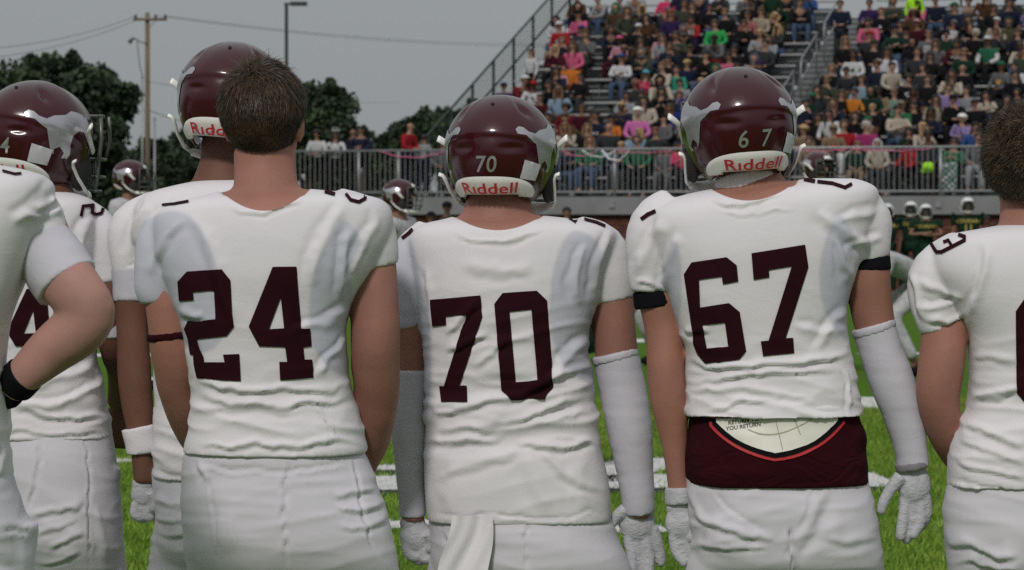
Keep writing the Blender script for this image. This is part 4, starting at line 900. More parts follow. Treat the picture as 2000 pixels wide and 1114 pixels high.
# ---- number 54, left, in front of the wide tree
D = 7.45
tor54 = [(372, 20, 120, .07, .07), (384, -20, 165, .1, .1), (400, -60, 185, .13, .12), (440, -70, 195, .14, .13), (520, -62, 190, .15, .14), (620, -45, 182, .145, .14), (700, -35, 188, .135, .135), (760, -30, 200, .132, .13), (815, -30, 212, .138, .135), (856, -28, 218, .14, .138)]
f4 = [(14+(x-668)/4.283*.82, 648+(y-590)/4.283*.72) for x, y in FOUR]; f4h = [(14+(x-668)/4.283*.82, 648+(y-590)/4.283*.72) for x, y in FOURH]
f5 = [(-110, 360+225), (-20, 575), (-20, 600), (-80, 606), (-80, 630), (-35, 628), (-18, 645), (-14, 710), (-35, 730), (-100, 735), (-115, 715), (-115, 690), (-90, 690), (-85, 708), (-48, 704), (-48, 655), (-108, 660)]
r54, j54, q54 = player(dict(D=D, cx=X7(84, D), hw=.14, skin='brown', seed=44, label='player in maroon helmet numbered 54 partly behind the bent elbow at the left',
    head=(80, 255, 60, R(-37), .01), neck=[(80, 300, .02, 56), (78, 350, .01, 60), (76, 385, 0, 74), (74, 430, 0, 90)],
    core=tor54, torso=tor54,
    arms=[[(-70, 460, .02, 50), (-80, 560, 0, 42), (-84, 640, 0, 38), (-80, 720, -.02, 36), (-60, 800, -.02, 30), (-50, 860, 0, 24)], [(196, 460, .02, 46), (208, 550, 0, 40), (214, 620, 0, 34), (222, 680, .03, 30), (236, 740, .14, 28), (232, 790, .22, 24)]],
    bare_hands=[(-50, 890, 0, 30), (230, 820, .25, 28)],
    sleeves=[[(-40, 450, .02, 62), (-68, 480, 0, 56), (-76, 540, 0, 50), (-78, 590, 0, 44)], [(150, 445, .02, 64), (184, 465, .01, 58), (199, 520, 0, 46), (205, 552, 0, 42)]],
    numbers=[('number', [f4], [f4h])],
    marks=[stroke([(157, 421), (161, 404), (180, 402)], 6), stroke([(180, 402), (178, 416), (186, 420), (197, 418), (202, 404)], 6)],
    pants=[(830, -24, 214, .13, .13), (860, -24, 220, .14, .13), (910, -20, 228, .15, .13), (980, -10, 238, .15, .13), (1050, 0, 240, .14, .12), (1110, 20, 238, .1, .1)],
    folds=[(185, 425, 150, 470, 160, 560, 12, 4), (20, 400, 75, 420, 130, 400, 5, 3), (205, 705, 130, 740, 40, 760, 11, 5), (210, 740, 130, 790, 30, 800, 9, 5), (30, 800, 120, 815, 215, 808, 8, 4), (190, 640, 150, 680, 110, 700, 12, 4), (216, 845, 100, 862, -20, 845, 6, -3)],
    waist=[(770, 60, 6)],
    pfolds=[(75, 850, 80, 930, 55, 1010, 4, -3), (165, 850, 175, 960, 175, 1114, 4, -2.5), (60, 1014, 110, 1000, 165, 972, 8, 3), (62, 1040, 120, 1036, 150, 1012, 6, 2.4), (90, 1068, 120, 1062, 172, 1040, 8, 2.6), (70, 1100, 120, 1092, 160, 1080, 6, 1.8), (190, 980, 200, 1040, 210, 1110, 12, 2.5)], pwaist=[(1030, 90, 2)], glute_z=.87))
cuff('undersleeve', M_sleeve, r54, D, [(207, 545, 0, 37), (214, 600, 0, 36), (219, 656, .01, 33)])
build_helmet(unp(72, 264, D), R(-34), (R(-2), R(3)), '5 4', .9, 1.03, parent=r54, ph_num=2)
# ---- player without a visible number, behind number 24
D = 7.4
torP = [(352, 395, 520, .07, .07), (362, 340, 560, .1, .1), (378, 290, 600, .12, .11), (410, 262, 620, .14, .13), (460, 262, 620, .15, .14), (540, 280, 600, .15, .14), (640, 296, 590, .145, .14), (740, 302, 590, .135, .135), (820, 302, 600, .135, .135), (880, 300, 606, .14, .14), (930, 300, 608, .14, .14)]
rP, jP, qP = player(dict(D=D, cx=X7(455, D), hw=.16, skin='brown', seed=55, label='tall helmeted player mostly hidden behind number 24 with white wristband and glove',
    head=(452, 200, 58, R(-8), .01), neck=[(446, 240, .02, 50), (440, 310, .01, 48), (438, 350, 0, 60), (440, 400, 0, 85)],
    core=torP, torso=torP,
    arms=[[(262, 440, .02, 46), (260, 540, 0, 38), (258, 620, 0, 34), (262, 720, 0, 35), (268, 790, 0, 33), (276, 860, 0, 26), (281, 925, 0, 22), (281, 945, 0, 22)], [(615, 440, .02, 46), (620, 540, 0, 38), (622, 640, 0, 35), (620, 740, 0, 33), (610, 830, 0, 26), (605, 900, 0, 22)]],
    bare_hands=[(605, 930, 0, 28)],
    sleeves=[[(310, 430, .02, 62), (262, 450, .01, 54), (256, 500, 0, 44), (258, 535, 0, 38)], [(590, 430, .02, 60), (618, 480, 0, 50), (622, 540, 0, 42)]],
    marks=[stroke([(282, 372), (300, 366), (318, 368)], 6)],
    pants=[(900, 304, 604, .13, .13), (940, 302, 606, .14, .13), (1000, 304, 612, .15, .13), (1070, 306, 615, .14, .13), (1120, 310, 615, .08, .08)],
    folds=[(300, 395, 262, 430, 250, 500, 12, 4), (330, 390, 300, 440, 300, 520, 10, 3), (300, 925, 340, 935, 380, 930, 5, -3), (270, 520, 255, 530, 245, 528, 5, 3)], waist=[(860, 70, 4)],
    pfolds=[(305, 975, 330, 990, 360, 985, 7, 3), (305, 1010, 330, 1022, 360, 1018, 7, 3), (308, 1045, 330, 1055, 360, 1050, 7, 3)], pwaist=[(1030, 90, 3)], glute_z=.9))
cuff('undersleeve', M_sleeve, rP, D, [(259, 522, 0, 44), (260, 588, 0, 41)]); cuff('wristband', M_jersey, rP, D, [(270, 834, 0, 36), (275, 860, 0, 34), (278, 886, 0, 32)])
hand(rP, 'glove', M_glove, D, [(280, 965, 25, 28), (281, 945, 24, 16)], [[(266, 985, 11), (262, 1003, 10), (272, 1012, 9)], [(276, 990, 11), (274, 1010, 10), (283, 1014, 9)], [(287, 990, 10), (287, 1010, 10), (294, 1010, 9)], [(297, 984, 10), (300, 1003, 9), (304, 1000, 8)]], [(298, 962, 11), (304, 980, 10), (300, 994, 9)])
build_helmet(unp(455, 190, D), R(-9), (R(-3), R(5)), None, .95, 1.04, parent=rP, ph_num=0, sticker=False)
# ---- right edge, curly hair, 9 on the shoulder
D = 6.95
tor9 = [(436, 1980, 2120, .07, .07), (444, 1930, 2190, .1, .1), (458, 1860, 2255, .12, .11), (480, 1822, 2290, .135, .125), (530, 1815, 2300, .15, .14), (590, 1850, 2270, .15, .145), (650, 1888, 2235, .145, .14), (720, 1894, 2225, .135, .135), (770, 1893, 2225, .13, .13), (820, 1876, 2235, .138, .135), (870, 1862, 2245, .145, .14), (948, 1850, 2255, .148, .142)]
r9, j9, q9 = player(dict(D=D, cx=X7(2055, D), hw=.175, skin='tan', seed=66, label='bareheaded player with dark curly hair and sideways 9 on his shoulder at the right edge',
    head=(2026, 332, 78, R(20), .01), neck=[(2015, 375, .02, 62), (2018, 420, .01, 66), (2022, 450, 0, 76), (2025, 500, 0, 95)],
    core=tor9, torso=tor9,
    arms=[[(1845, 540, .02, 52), (1845, 630, 0, 48), (1838, 710, -.01, 48), (1832, 780, 0, 45), (1848, 850, .04, 38), (1880, 910, .12, 30), (1920, 950, .2, 26)], [(2270, 540, .02, 52), (2285, 640, 0, 48), (2290, 740, 0, 46), (2280, 830, .05, 38), (2240, 900, .13, 30), (2200, 945, .2, 26)]],
    bare_hands=[(1950, 975, .22, 32), (2170, 975, .22, 32)],
    sleeves=[[(1885, 520, .02, 76), (1838, 545, .01, 68), (1830, 590, 0, 58), (1842, 640, 0, 47)], [(2240, 520, .02, 74), (2282, 545, 0, 66), (2288, 640, 0, 50)]],
    numbers=[('number', [[(1984, 608), (2003, 580), (2088, 572), (2106, 596), (2116, 760), (2098, 784), (2006, 792), (1986, 766)]], [[(2020, 620), (2070, 616), (2076, 745), (2024, 750)]])],
    marks=[stroke([(1820, 478), (1831, 493), (1840, 493), (1884, 471), (1884, 464), (1874, 461)], 6.5)+stroke([(1861, 482), (1853, 471), (1845, 474)], 5.5)],
    pants=[(925, 1856, 2250, .14, .138), (960, 1848, 2256, .145, .14), (1000, 1842, 2260, .15, .14), (1050, 1844, 2262, .15, .13), (1114, 1850, 2262, .12, .12), (1140, 1855, 2260, .06, .06)],
    folds=[(1925, 470, 1935, 540, 1890, 640, 12, 4), (1800, 580, 1830, 600, 1868, 575, 9, -5), (1790, 560, 1840, 560, 1885, 590, 9, 4), (1810, 620, 1850, 632, 1890, 615, 6, 5), (1775, 530, 1800, 580, 1812, 630, 9, 4), (1890, 780, 1940, 775, 2000, 765, 7, 5), (1880, 820, 1940, 850, 2010, 870, 9, 4), (1870, 900, 1930, 915, 2010, 930, 7, 4), (1875, 860, 1930, 870, 2010, 905, 7, 3), (1900, 700, 1930, 690, 1990, 715, 9, 2.5), (1850, 935, 1930, 955, 2010, 965, 5, -3)],
    waist=[(850, 70, 6), (760, 40, 3)], sm=3,
    pfolds=[(1850, 1050, 1920, 1080, 1990, 1085, 9, 4), (1870, 1090, 1930, 1105, 2000, 1110, 8, 3)], pwaist=[(1040, 90, 2)], glute_z=.88))
M_hair9 = mat('hair_9', (.018, .01, .005), .5, var=.4, scale=25, col2=(.085, .048, .02), spec=.35)
hair(r9, q9(-.004, -.012, .018), (.112, .118, .116), 15000, M_hair9, .045, (-math.sin(R(20)), math.cos(R(20)), 0), low=-.7, seed=5, up=.5, curl=1.1)
# ---- left edge, elbow bent, head out of frame
D = 6.1
tor0 = [(322, -130, -10, .07, .07), (332, -180, 50, .1, .1), (350, -230, 96, .13, .12), (385, -250, 104, .15, .14), (440, -245, 92, .16, .15), (520, -230, 60, .155, .15), (620, -205, 20, .15, .145), (720, -235, 8, .14, .14), (800, -245, 10, .14, .14), (870, -262, 16, .145, .145), (930, -275, 22, .15, .15)]
r0, j0, q0 = player(dict(D=D, cx=X7(-125, D), hw=.165, skin='pale', seed=77, label='player at the left edge with bare bent elbow and black glove on hip',
    head=(-125, 150, 74, R(10), .01), neck=[(-122, 205, .02, 62), (-110, 260, .01, 70), (-100, 320, 0, 76), (-95, 370, 0, 90)],
    core=tor0, torso=tor0,
    arms=[[(62, 430, .02, 66), (95, 500, -.02, 62), (140, 560, -.05, 58), (172, 608, -.06, 54), (150, 645, -.05, 54), (100, 685, -.03, 48), (50, 730, -.02, 38), (20, 762, 0, 32)], [(-250, 450, .02, 60), (-275, 560, 0, 54), (-285, 660, 0, 50), (-280, 760, 0, 44), (-260, 850, 0, 34)]],
    bare_hands=[(-255, 890, 0, 34)],
    sleeves=[[(20, 415, .02, 74), (60, 425, 0, 68), (74, 455, -.01, 64), (80, 482, -.02, 60)], [(-215, 400, .02, 70), (-250, 450, 0, 66), (-262, 520, 0, 60)]],
    marks=[stroke([(5, 336), (28, 342), (40, 341)], 4)],
    pants=[(905, -270, 16, .15, .145), (950, -280, 30, .155, .15), (1010, -285, 50, .16, .15), (1080, -288, 58, .15, .14), (1130, -290, 60, .06, .06)],
    folds=[(128, 350, 60, 420, 20, 430, 14, 4), (125, 400, 80, 430, 40, 420, 10, 4), (100, 380, 90, 400, 60, 405, 8, 3), (20, 860, 10, 900, 0, 930, 8, 3)],
    waist=[(800, 90, 4)], pfolds=[(10, 1040, 30, 1035, 55, 1030, 5, -3)], pwaist=[(1030, 90, 2)], glute_z=.87))
cuff('undersleeve', M_sleeve, r0, D, [(70, 470, -.01, 66), (98, 505, -.02, 70), (118, 535, -.03, 71), (132, 556, -.038, 70)]); cuff('armband', M_black, r0, D, [(84, 482, -.015, 60), (92, 496, -.02, 62)])
hair(r0, q0(0, -.006, .034), (.083, .102, .098), 3000, M_hairs['brown'], .04, (-math.sin(R(10)), math.cos(R(10)), 0), low=-.6, seed=8)
hand(r0, 'glove', M_black, D, [(12, 765, 38, 36), (-25, 790, 34, 32)], [[(-40, 775, 15), (-75, 785, 14), (-95, 800, 12)], [(-42, 795, 15), (-75, 808, 14), (-92, 822, 12)], [(-38, 812, 14), (-66, 828, 13), (-80, 842, 11)], [(-28, 822, 13), (-48, 842, 12), (-58, 856, 10)]], [(0, 740, 15), (-22, 728, 13), (-40, 722, 11)])
cuff('glove_cuff', M_black, r0, D, [(50, 730, -.02, 42), (26, 754, 0, 41)])
# ------------------------------------------------------------------ small people: spectators and far players
def skinmesh(nodes, edges, sub=1):
    """one continuous limb-and-trunk surface grown round a skeleton; nodes: (x, y, z, r)"""
    me = bpy.data.meshes.new('sk'); me.from_pydata([n[:3] for n in nodes], edges, []); o = bpy.data.objects.new('sk', me); C.objects.link(o)
    sm = o.modifiers.new('s', 'SKIN'); sm.use_smooth_shade = True
    lay = me.skin_vertices[0].data if me.skin_vertices else None
    if lay is None:
        bpy.context.view_layer.objects.active = o; lay = me.skin_vertices[0].data
    for i, n in enumerate(nodes):
        r = n[3] if isinstance(n[3], tuple) else (n[3], n[3]); lay[i].radius = r; lay[i].use_root = (i == 0)
    if sub: ss = o.modifiers.new('ss', 'SUBSURF'); ss.levels = sub; ss.render_levels = sub
    dg = bpy.context.evaluated_depsgraph_get(); m2 = bpy.data.meshes.new_from_object(o.evaluated_get(dg)); C.objects.unlink(o); bpy.data.objects.remove(o); m2.materials.clear(); return m2
def mesh_lists(me): return [v.co.copy() for v in me.vertices], [tuple(p.vertices) for p in me.polygons]
POSES = {
 # torso nodes: pelvis, waist, chest, neck base, head centre ; arms per side: shoulder, elbow, wrist, finger ; legs: hip, knee, ankle, toe
 'lap':   dict(t=[(0, .1, .55), (0, .11, .68), (0, .09, .88), (0, .07, 1.0), (0, .05, 1.15)], a=[[(.18, .08, .94), (.25, .04, .73), (.12, -.2, .64), (.06, -.26, .63)]]*2, l=[[(.09, .08, .53), (.14, -.36, .53), (.13, -.34, .1), (.14, -.5, .05)]]*2),
 'cross': dict(t=[(0, .1, .55), (0, .11, .68), (0, .09, .88), (0, .07, 1.0), (0, .05, 1.15)], a=[[(.18, .08, .94), (.25, -.03, .74), (-.04, -.13, .78), (-.12, -.12, .8)]]*2, l=[[(.09, .08, .53), (.13, -.36, .53), (.12, -.34, .1), (.13, -.5, .05)]]*2),
 'lean':  dict(t=[(0, .1, .55), (0, .06, .68), (0, -.05, .86), (0, -.1, .96), (0, -.15, 1.1)], a=[[(.18, -.06, .92), (.22, -.22, .68), (.05, -.4, .66), (.0, -.44, .68)]]*2, l=[[(.09, .08, .53), (.17, -.36, .53), (.15, -.34, .1), (.16, -.5, .05)]]*2),
 'chin':  dict(t=[(0, .1, .55), (0, .1, .68), (0, .05, .88), (0, .02, 1.0), (0, .0, 1.14)], a=[[(.18, .04, .94), (.22, -.14, .72), (.06, -.12, .98), (.03, -.1, 1.05)], [(.18, .04, .94), (.24, -.02, .74), (-.04, -.16, .74), (-.12, -.15, .74)]], l=[[(.09, .08, .53), (.13, -.36, .53), (.12, -.34, .1), (.13, -.5, .05)]]*2),
 'phone': dict(t=[(0, .1, .55), (0, .11, .68), (0, .08, .88), (0, .05, 1.0), (0, .02, 1.14)], a=[[(.18, .06, .94), (.23, -.06, .72), (.07, -.24, .82), (.03, -.27, .87)]]*2, l=[[(.09, .08, .53), (.12, -.36, .53), (.12, -.34, .1), (.13, -.5, .05)]]*2),
 'stand': dict(t=[(0, 0, .95), (0, .0, 1.1), (0, .0, 1.32), (0, .0, 1.45), (0, -.01, 1.61)], a=[[(.18, 0, 1.39), (.25, .02, 1.13), (.23, -.08, .9), (.22, -.1, .8)]]*2, l=[[(.09, 0, .93), (.11, -.01, .5), (.11, .02, .09), (.12, -.12, .04)]]*2),
 'rail':  dict(t=[(0, 0, .95), (0, -.02, 1.1), (0, -.08, 1.3), (0, -.1, 1.43), (0, -.12, 1.58)], a=[[(.18, -.08, 1.37), (.25, -.12, 1.12), (.08, -.3, 1.08), (.0, -.34, 1.08)]]*2, l=[[(.09, 0, .93), (.11, -.01, .5), (.11, .02, .09), (.12, -.12, .04)]]*2),
 'fold':  dict(t=[(0, 0, .95), (0, .0, 1.1), (0, .0, 1.32), (0, .0, 1.45), (0, -.01, 1.61)], a=[[(.2, 0, 1.4), (.29, -.06, 1.18), (.0, -.2, 1.17), (-.1, -.2, 1.19)]]*2, l=[[(.1, 0, .93), (.15, -.01, .5), (.17, .02, .09), (.18, -.12, .04)]]*2),
 'hips':  dict(t=[(0, 0, .95), (0, .0, 1.1), (0, .0, 1.32), (0, .0, 1.45), (0, -.01, 1.61)], a=[[(.2, 0, 1.4), (.33, .05, 1.2), (.2, -.06, 1.02), (.14, -.1, 1.0)]]*2, l=[[(.1, 0, .93), (.15, -.01, .5), (.17, .02, .09), (.18, -.12, .04)]]*2),
 'bent':  dict(t=[(0, .25, .82), (0, .1, .92), (0, -.14, 1.0), (0, -.28, 1.03), (0, -.42, 1.06)], a=[[(.19, -.16, .98), (.24, -.2, .74), (.1, -.3, .56), (.06, -.32, .48)]]*2, l=[[(.1, .25, .8), (.18, -.1, .52), (.18, .12, .1), (.19, -.03, .04)]]*2),
}
PM = {}
def pose_meshes(pose, pads=False):
    key = (pose, pads)
    if key in PM: return PM[key]
    P = POSES[pose]; T = P['t']; out = {}
    hd = Vector(T[4])
    def arms(sgn, i): return [(s*(1 if 1 else 1), ) for s in ()]
    # body
    nodes = [(*T[0], (.12, .09)), (*T[1], (.11, .08)), (*T[2], (.13, .09)), (*T[3], (.055, .055)), (*(Vector(T[3])*.45+hd*.55-Vector((0, 0, .02))), (.05, .055)), (hd.x, hd.y, hd.z-.045, (.06, .07)), (hd.x, hd.y, hd.z+.02, (.076, .092)), (hd.x, hd.y+.005, hd.z+.075, (.055, .065))]
    edges = [(i, i+1) for i in range(7)]
    for k, s in enumerate((1, -1)):
        a = P['a'][k]; n = len(nodes)
        for q, r in zip(a, (.05, .038, .028, .026)): nodes.append((s*q[0] if q is not a[0] else s*q[0], q[1]-(.02*k if pose == 'cross' and q in (a[2], a[3]) else 0), q[2]+(.035*k if pose in ('cross', 'fold') and q in (a[2], a[3]) else 0), r))
        edges += [(2, n), (n, n+1), (n+1, n+2), (n+2, n+3)]
    for k, s in enumerate((1, -1)):
        a = P['l'][k]; n = len(nodes)
        for q, r in zip(a, (.08, .058, .035, .03)): nodes.append((s*q[0], q[1], q[2], r))
        edges += [(0, n), (n, n+1), (n+1, n+2), (n+2, n+3)]
    bme = skinmesh(nodes, edges, 1); V, F = mesh_lists(bme); b = MB(); b.add(V, F)
    f = hd+Vector((0, -.088, 0))
    b.ball(f+Vector((0, -.012, -.01)), (.012, .018, .02), 6, 4)                                     # nose
    for s in (-1, 1): b.ball(hd+Vector((s*.082, 0, -.0)), (.01, .02, .03), 6, 4)                      # ears
    for s in (-1, 1): b.ball(f+Vector((s*.03, .008, .012)), (.009, .007, .005), 6, 4, mi=1)
    b.ball(f+Vector((0, .01, -.047)), (.022, .008, .006), 6, 4, mi=2)
    out['body'] = b.mesh('body')
    # top
    pw = .05 if pads else 0
    nodes = [(*T[0], (.15, .115)), (*T[1], (.145, .11)), (*T[2], (.165+pw*.6, .12+pw*.6)), (*(Vector(T[2])*.35+Vector(T[3])*.65), (.115+pw, .085+pw*.4))]
    edges = [(0, 1), (1, 2), (2, 3)]
    for k, s in enumerate((1, -1)):
        a = [Vector(q) for q in P['a'][k]]; n = len(nodes)
        sh = a[0]+Vector((pw*.8, 0, pw*.5))
        if pads: seq = [(sh, .085), (a[0]*.45+a[1]*.55+Vector((pw*.3, 0, 0)), .066)]
        else: seq = [(sh, .072), (a[1], .056), (a[1]*.12+a[2]*.88, .043)]
        for q, r in seq:
            w_ = q is not sh and not pads and q.z < 2 and k and pose in ('cross', 'fold'); nodes.append((s*q.x, q.y-(.02 if w_ and r < .05 else 0), q.z+(.035 if w_ and r < .05 else 0), r))
        edges += [(2, n)]+[(n+i, n+i+1) for i in range(len(seq)-1)]
    out['top'] = skinmesh(nodes, edges, 1)
    nodes = [(T[0][0], T[0][1], T[0][2]-.0, (.14, .11))]; edges = []
    for k, s in enumerate((1, -1)):
        a = [Vector(q) for q in P['l'][k]]; n = len(nodes)
        for q, r in ((a[0], .1), (a[1], .075), (a[1]*.1+a[2]*.9, .058)): nodes.append((s*q.x, q.y, q.z, r))
        edges += [(0, n), (n, n+1), (n+1, n+2)]
    out['trousers'] = skinmesh(nodes, edges, 1)
    b = MB()
    for s in (1, -1):
        a = Vector(P['l'][0][2]); t = Vector(P['l'][0][3])
        b2 = MB().ball((s*a.x, a.y-.06, .05), (.05, .13, .05), 8, 6); out.setdefault('shoe', []).append(b2.mesh('shoe'))
    out['head'] = hd; PM[key] = out; return out
def hair_mesh(kind):
    if kind in PM: return PM[kind]
    b = MB()
    if kind == 'short':
        b.ball((0, .014, .03), (.092, .104, .086), 12, 8); b.V = [(x, y, max(z, -.02 if y > 0 else .045)) for x, y, z in b.V]
    elif kind == 'long':
        b.ball((0, .014, .028), (.096, .106, .09), 12, 8); b.V = [(x, y, max(z, -.02 if y > -.02 else .05)) for x, y, z in b.V]
        b.tube([(0, .06, .04), (0, .075, -.08), (0, .08, -.2), (0, .075, -.28)], [(.09, .05), (.1, .045), (.1, .035), (.06, .02)], 10)
        for s in (-1, 1): b.tube([(s*.078, -.02, .05), (s*.088, -.03, -.04), (s*.085, -.055, -.14), (s*.08, -.09, -.24)], [.02, .024, .026, .012], 6)
    elif kind == 'bob':
        b.ball((0, .02, .015), (.108, .11, .105), 12, 8); b.V = [(x, y, z) if y > -.03 or z > .05 else (x*1.0, -.03, z) for x, y, z in b.V]
    elif kind == 'curly':
        b.ball((0, .02, .035), (.12, .12, .1), 12, 8); rr = random.Random(4); b.V = [(x*(1+rr.uniform(-.06, .1)), y, max(z, .045) if y < -.03 else z) for x, y, z in b.V]
    elif kind == 'bun':
        b.ball((0, .014, .03), (.09, .1, .086), 12, 8); b.V = [(x, y, max(z, -.02 if y > 0 else .045)) for x, y, z in b.V]; b.ball((0, .06, .125), (.038, .038, .035), 8, 6)
    elif kind == 'cap':
        b.ball((0, .004, .042), (.096, .106, .08), 12, 8); b.V = [(x, y, max(z, .035)) for x, y, z in b.V]
        b.tube([(-.055, -.09, .046), (0, -.1, .05), (.055, -.09, .046)], [(.05, .006), (.07, .006), (.05, .006)], 8, flat=(0, 1, 0))
    elif kind == 'hood':
        b.ball((0, .03, .01), (.12, .12, .13), 12, 8); b.V = [(x, y if y > -.035 else -.035, z) for x, y, z in b.V]; b.V = [(x*(.72 if y <= -.034 else 1), y+(.0 if y > -.034 else .05), z) for x, y, z in b.V]
        b.tube([(-.09, -.0, -.11), (0, -.06, -.13), (.09, -.0, -.11)], [.03, .035, .03], 6)
    elif kind == 'beanie':
        b.ball((0, .01, .04), (.1, .108, .1), 12, 8); b.V = [(x, y, max(z, .02)) for x, y, z in b.V]
    PM[kind] = b.mesh('hair' if kind in ('short', 'long', 'bob', 'curly', 'bun') else kind); return PM[kind]
CL = dict(black=(.008, .008, .01), navy=(.012, .016, .035), darkgrey=(.03, .032, .035), grey=(.11, .11, .12), lightgrey=(.24, .25, .27), white=(.5, .5, .52), cream=(.4, .35, .29), red=(.3, .015, .022), darkred=(.12, .01, .015), maroon=(.05, .006, .012),
          pink=(.5, .1, .2), hotpink=(.55, .04, .12), palepink=(.45, .22, .27), orange=(.5, .17, .02), amber=(.45, .14, .02), yellow=(.5, .35, .05), green=(.02, .12, .06), brightgreen=(.03, .32, .08), darkgreen=(.008, .03, .018), teal=(.02, .25, .17), mint=(.14, .24, .2), neon=(.35, .75, .02),
          camo=(.04, .05, .035), brown=(.07, .035, .018), tan=(.2, .14, .09), blue=(.03, .07, .2), royal=(.02, .03, .22), denim=(.05, .08, .14), lightblue=(.2, .28, .36), lavender=(.24, .18, .36), purple=(.03, .015, .07), magenta=(.28, .03, .13), beige=(.3, .26, .2), olive=(.06, .06, .03), orchid=(.5, .14, .36), rose=(.3, .1, .1), skyblue=(.1, .35, .45))
def cloth(c): return mat('cloth_'+c, tuple(x*.8 for x in CL[c]), .9, var=.22, scale=18, spec=.15)
FS = {k: mat('face_'+k, c, .6, var=.1, scale=20, spec=.3) for k, c in dict(fair=(.28, .16, .115), tan=(.2, .105, .07), brown=(.09, .045, .028), dark=(.035, .02, .014)).items()}
M_eye = mat('eye_dark', (.05, .03, .022), .4); M_lip = mat('lips', (.2, .06, .055), .6)
def mob(name, me, m, parent, loc=(0, 0, 0), rot=None, sc=None):
    """a part: shared mesh, its own material"""
    if not len(me.materials): me.materials.append(M_eye); me.polygons.foreach_set('use_smooth', [True]*len(me.polygons))
    ms = m if isinstance(m, (list, tuple)) else [m]
    while len(me.materials) < len(ms): me.materials.append(M_eye)
    o = bpy.data.objects.new(name, me); C.objects.link(o); o.parent = parent; o.location = loc
    if rot: o.rotation_euler = rot
    if sc: o.scale = sc
    for i, mm in enumerate(ms): o.material_slots[i].link = 'OBJECT'; o.material_slots[i].material = mm
    return o
def small_person(loc, rz, pose, top, bottom, hk, hcol, skin, label, group, scale=1., headrot=(0, 0, 0), capcol=None, pads=False, helmet=None, shoes_=True):
    pm = pose_meshes(pose, pads); root = empty('person', loc, label, 'person', group, rz); root.scale = (scale,)*3
    mob('body', pm['body'], [FS[skin], M_eye, M_lip], root)
    mob('top' if not pads else 'jersey', pm['top'], cloth(top), root); mob('trousers', pm['trousers'], cloth(bottom), root)
    if shoes_:
        for me in pm['shoe']: mob('shoe', me, cloth('black' if random.random() < .6 else 'lightgrey'), root)
    hd = pm['head']
    if hk in ('short', 'long', 'bob', 'curly', 'bun'): mob('hair', hair_mesh(hk), M_hairs[hcol], root, hd, headrot)
    elif hk in ('cap', 'beanie'):
        mob('hair', hair_mesh('short'), M_hairs[hcol], root, hd, headrot, (.97, .97, .97)); mob(hk, hair_mesh(hk), cloth(capcol or 'black'), root, hd, headrot)
    elif hk == 'caplong': mob('hair', hair_mesh('long'), M_hairs[hcol], root, hd, headrot, (.97, .97, .97)); mob('cap', hair_mesh('cap'), cloth(capcol or 'black'), root, hd, headrot)
    elif hk == 'hood': mob('hood', hair_mesh('hood'), cloth(capcol or top), root, hd, headrot)
    return root
def patch(name, root, pose, w, h, z, m, shape=None, pads=False):
    """a flat print laid on the chest of a small person"""
    pm = pose_meshes(pose, pads); key = ('bvh', pose, pads)
    if key not in PM: PM[key] = bvh_of(pm['top'])
    pts = shape or [(-.5, -.5), (.5, -.5), (.5, .5), (-.5, .5)]
    v, F = tri_polys([[(x*w, z+y*h) for x, y in pts]], (), .03); V = []
    for q in v:
        loc, no, i, d = PM[key].ray_cast(Vector((q[0], -1.5, q[1])), Vector((0, 1, 0))); V.append((q[0], (loc.y if loc else 0)-.006, q[1]))
    me = pyd(name, V, F); me.materials.append(m); o = bpy.data.objects.new(name, me); C.objects.link(o); o.parent = root; return o
def words(name, root, pose, body, size, z, m, pads=False):
    pm = pose_meshes(pose, pads); key = ('bvh', pose, pads)
    if key not in PM: PM[key] = bvh_of(pm['top'])
    V, F = text_mesh(body, size, size*.04, 1.05); P = []
    for q in V:
        loc, no, i, d = PM[key].ray_cast(Vector((q.x, -1.5, z+q.y)), Vector((0, 1, 0))); P.append((q.x, (loc.y if loc else 0)-.008, z+q.y))
    me = pyd(name, P, F); me.materials.append(m); o = bpy.data.objects.new(name, me); C.objects.link(o); o.parent = root; return o
M_ink = mat('white_print', (.5, .5, .5), .7); M_gold = mat('gold_print', (.35, .26, .06), .6); M_goldm = mat('yellow_print', (.5, .28, .03), .7); M_ink_d = mat('dark_print', (.01, .01, .02), .7)
# seats: where a pixel falls on a row
def t_of(px, v):
    a = (px-1000)/FPX; c, s = math.cos(AL), math.sin(AL)      # (t c + v s) = a (70 - t s + v c)
    return (a*(70+v*c)-v*s)/(c+a*s)
def seat_head(k):
    return V0+RUN*k+.03, row_floor(k)+1.15
def row_of(px, py):
    best = None
    for k in range(NR):
        v, z = seat_head(k); t = t_of(px, v); p = at(t, v, z); x, y = topx(np.array([[p.x, p.y, p.z]]))
        d = abs(y[0]-py)
        if best is None or d < best[0]: best = (d, k, t)
    return best
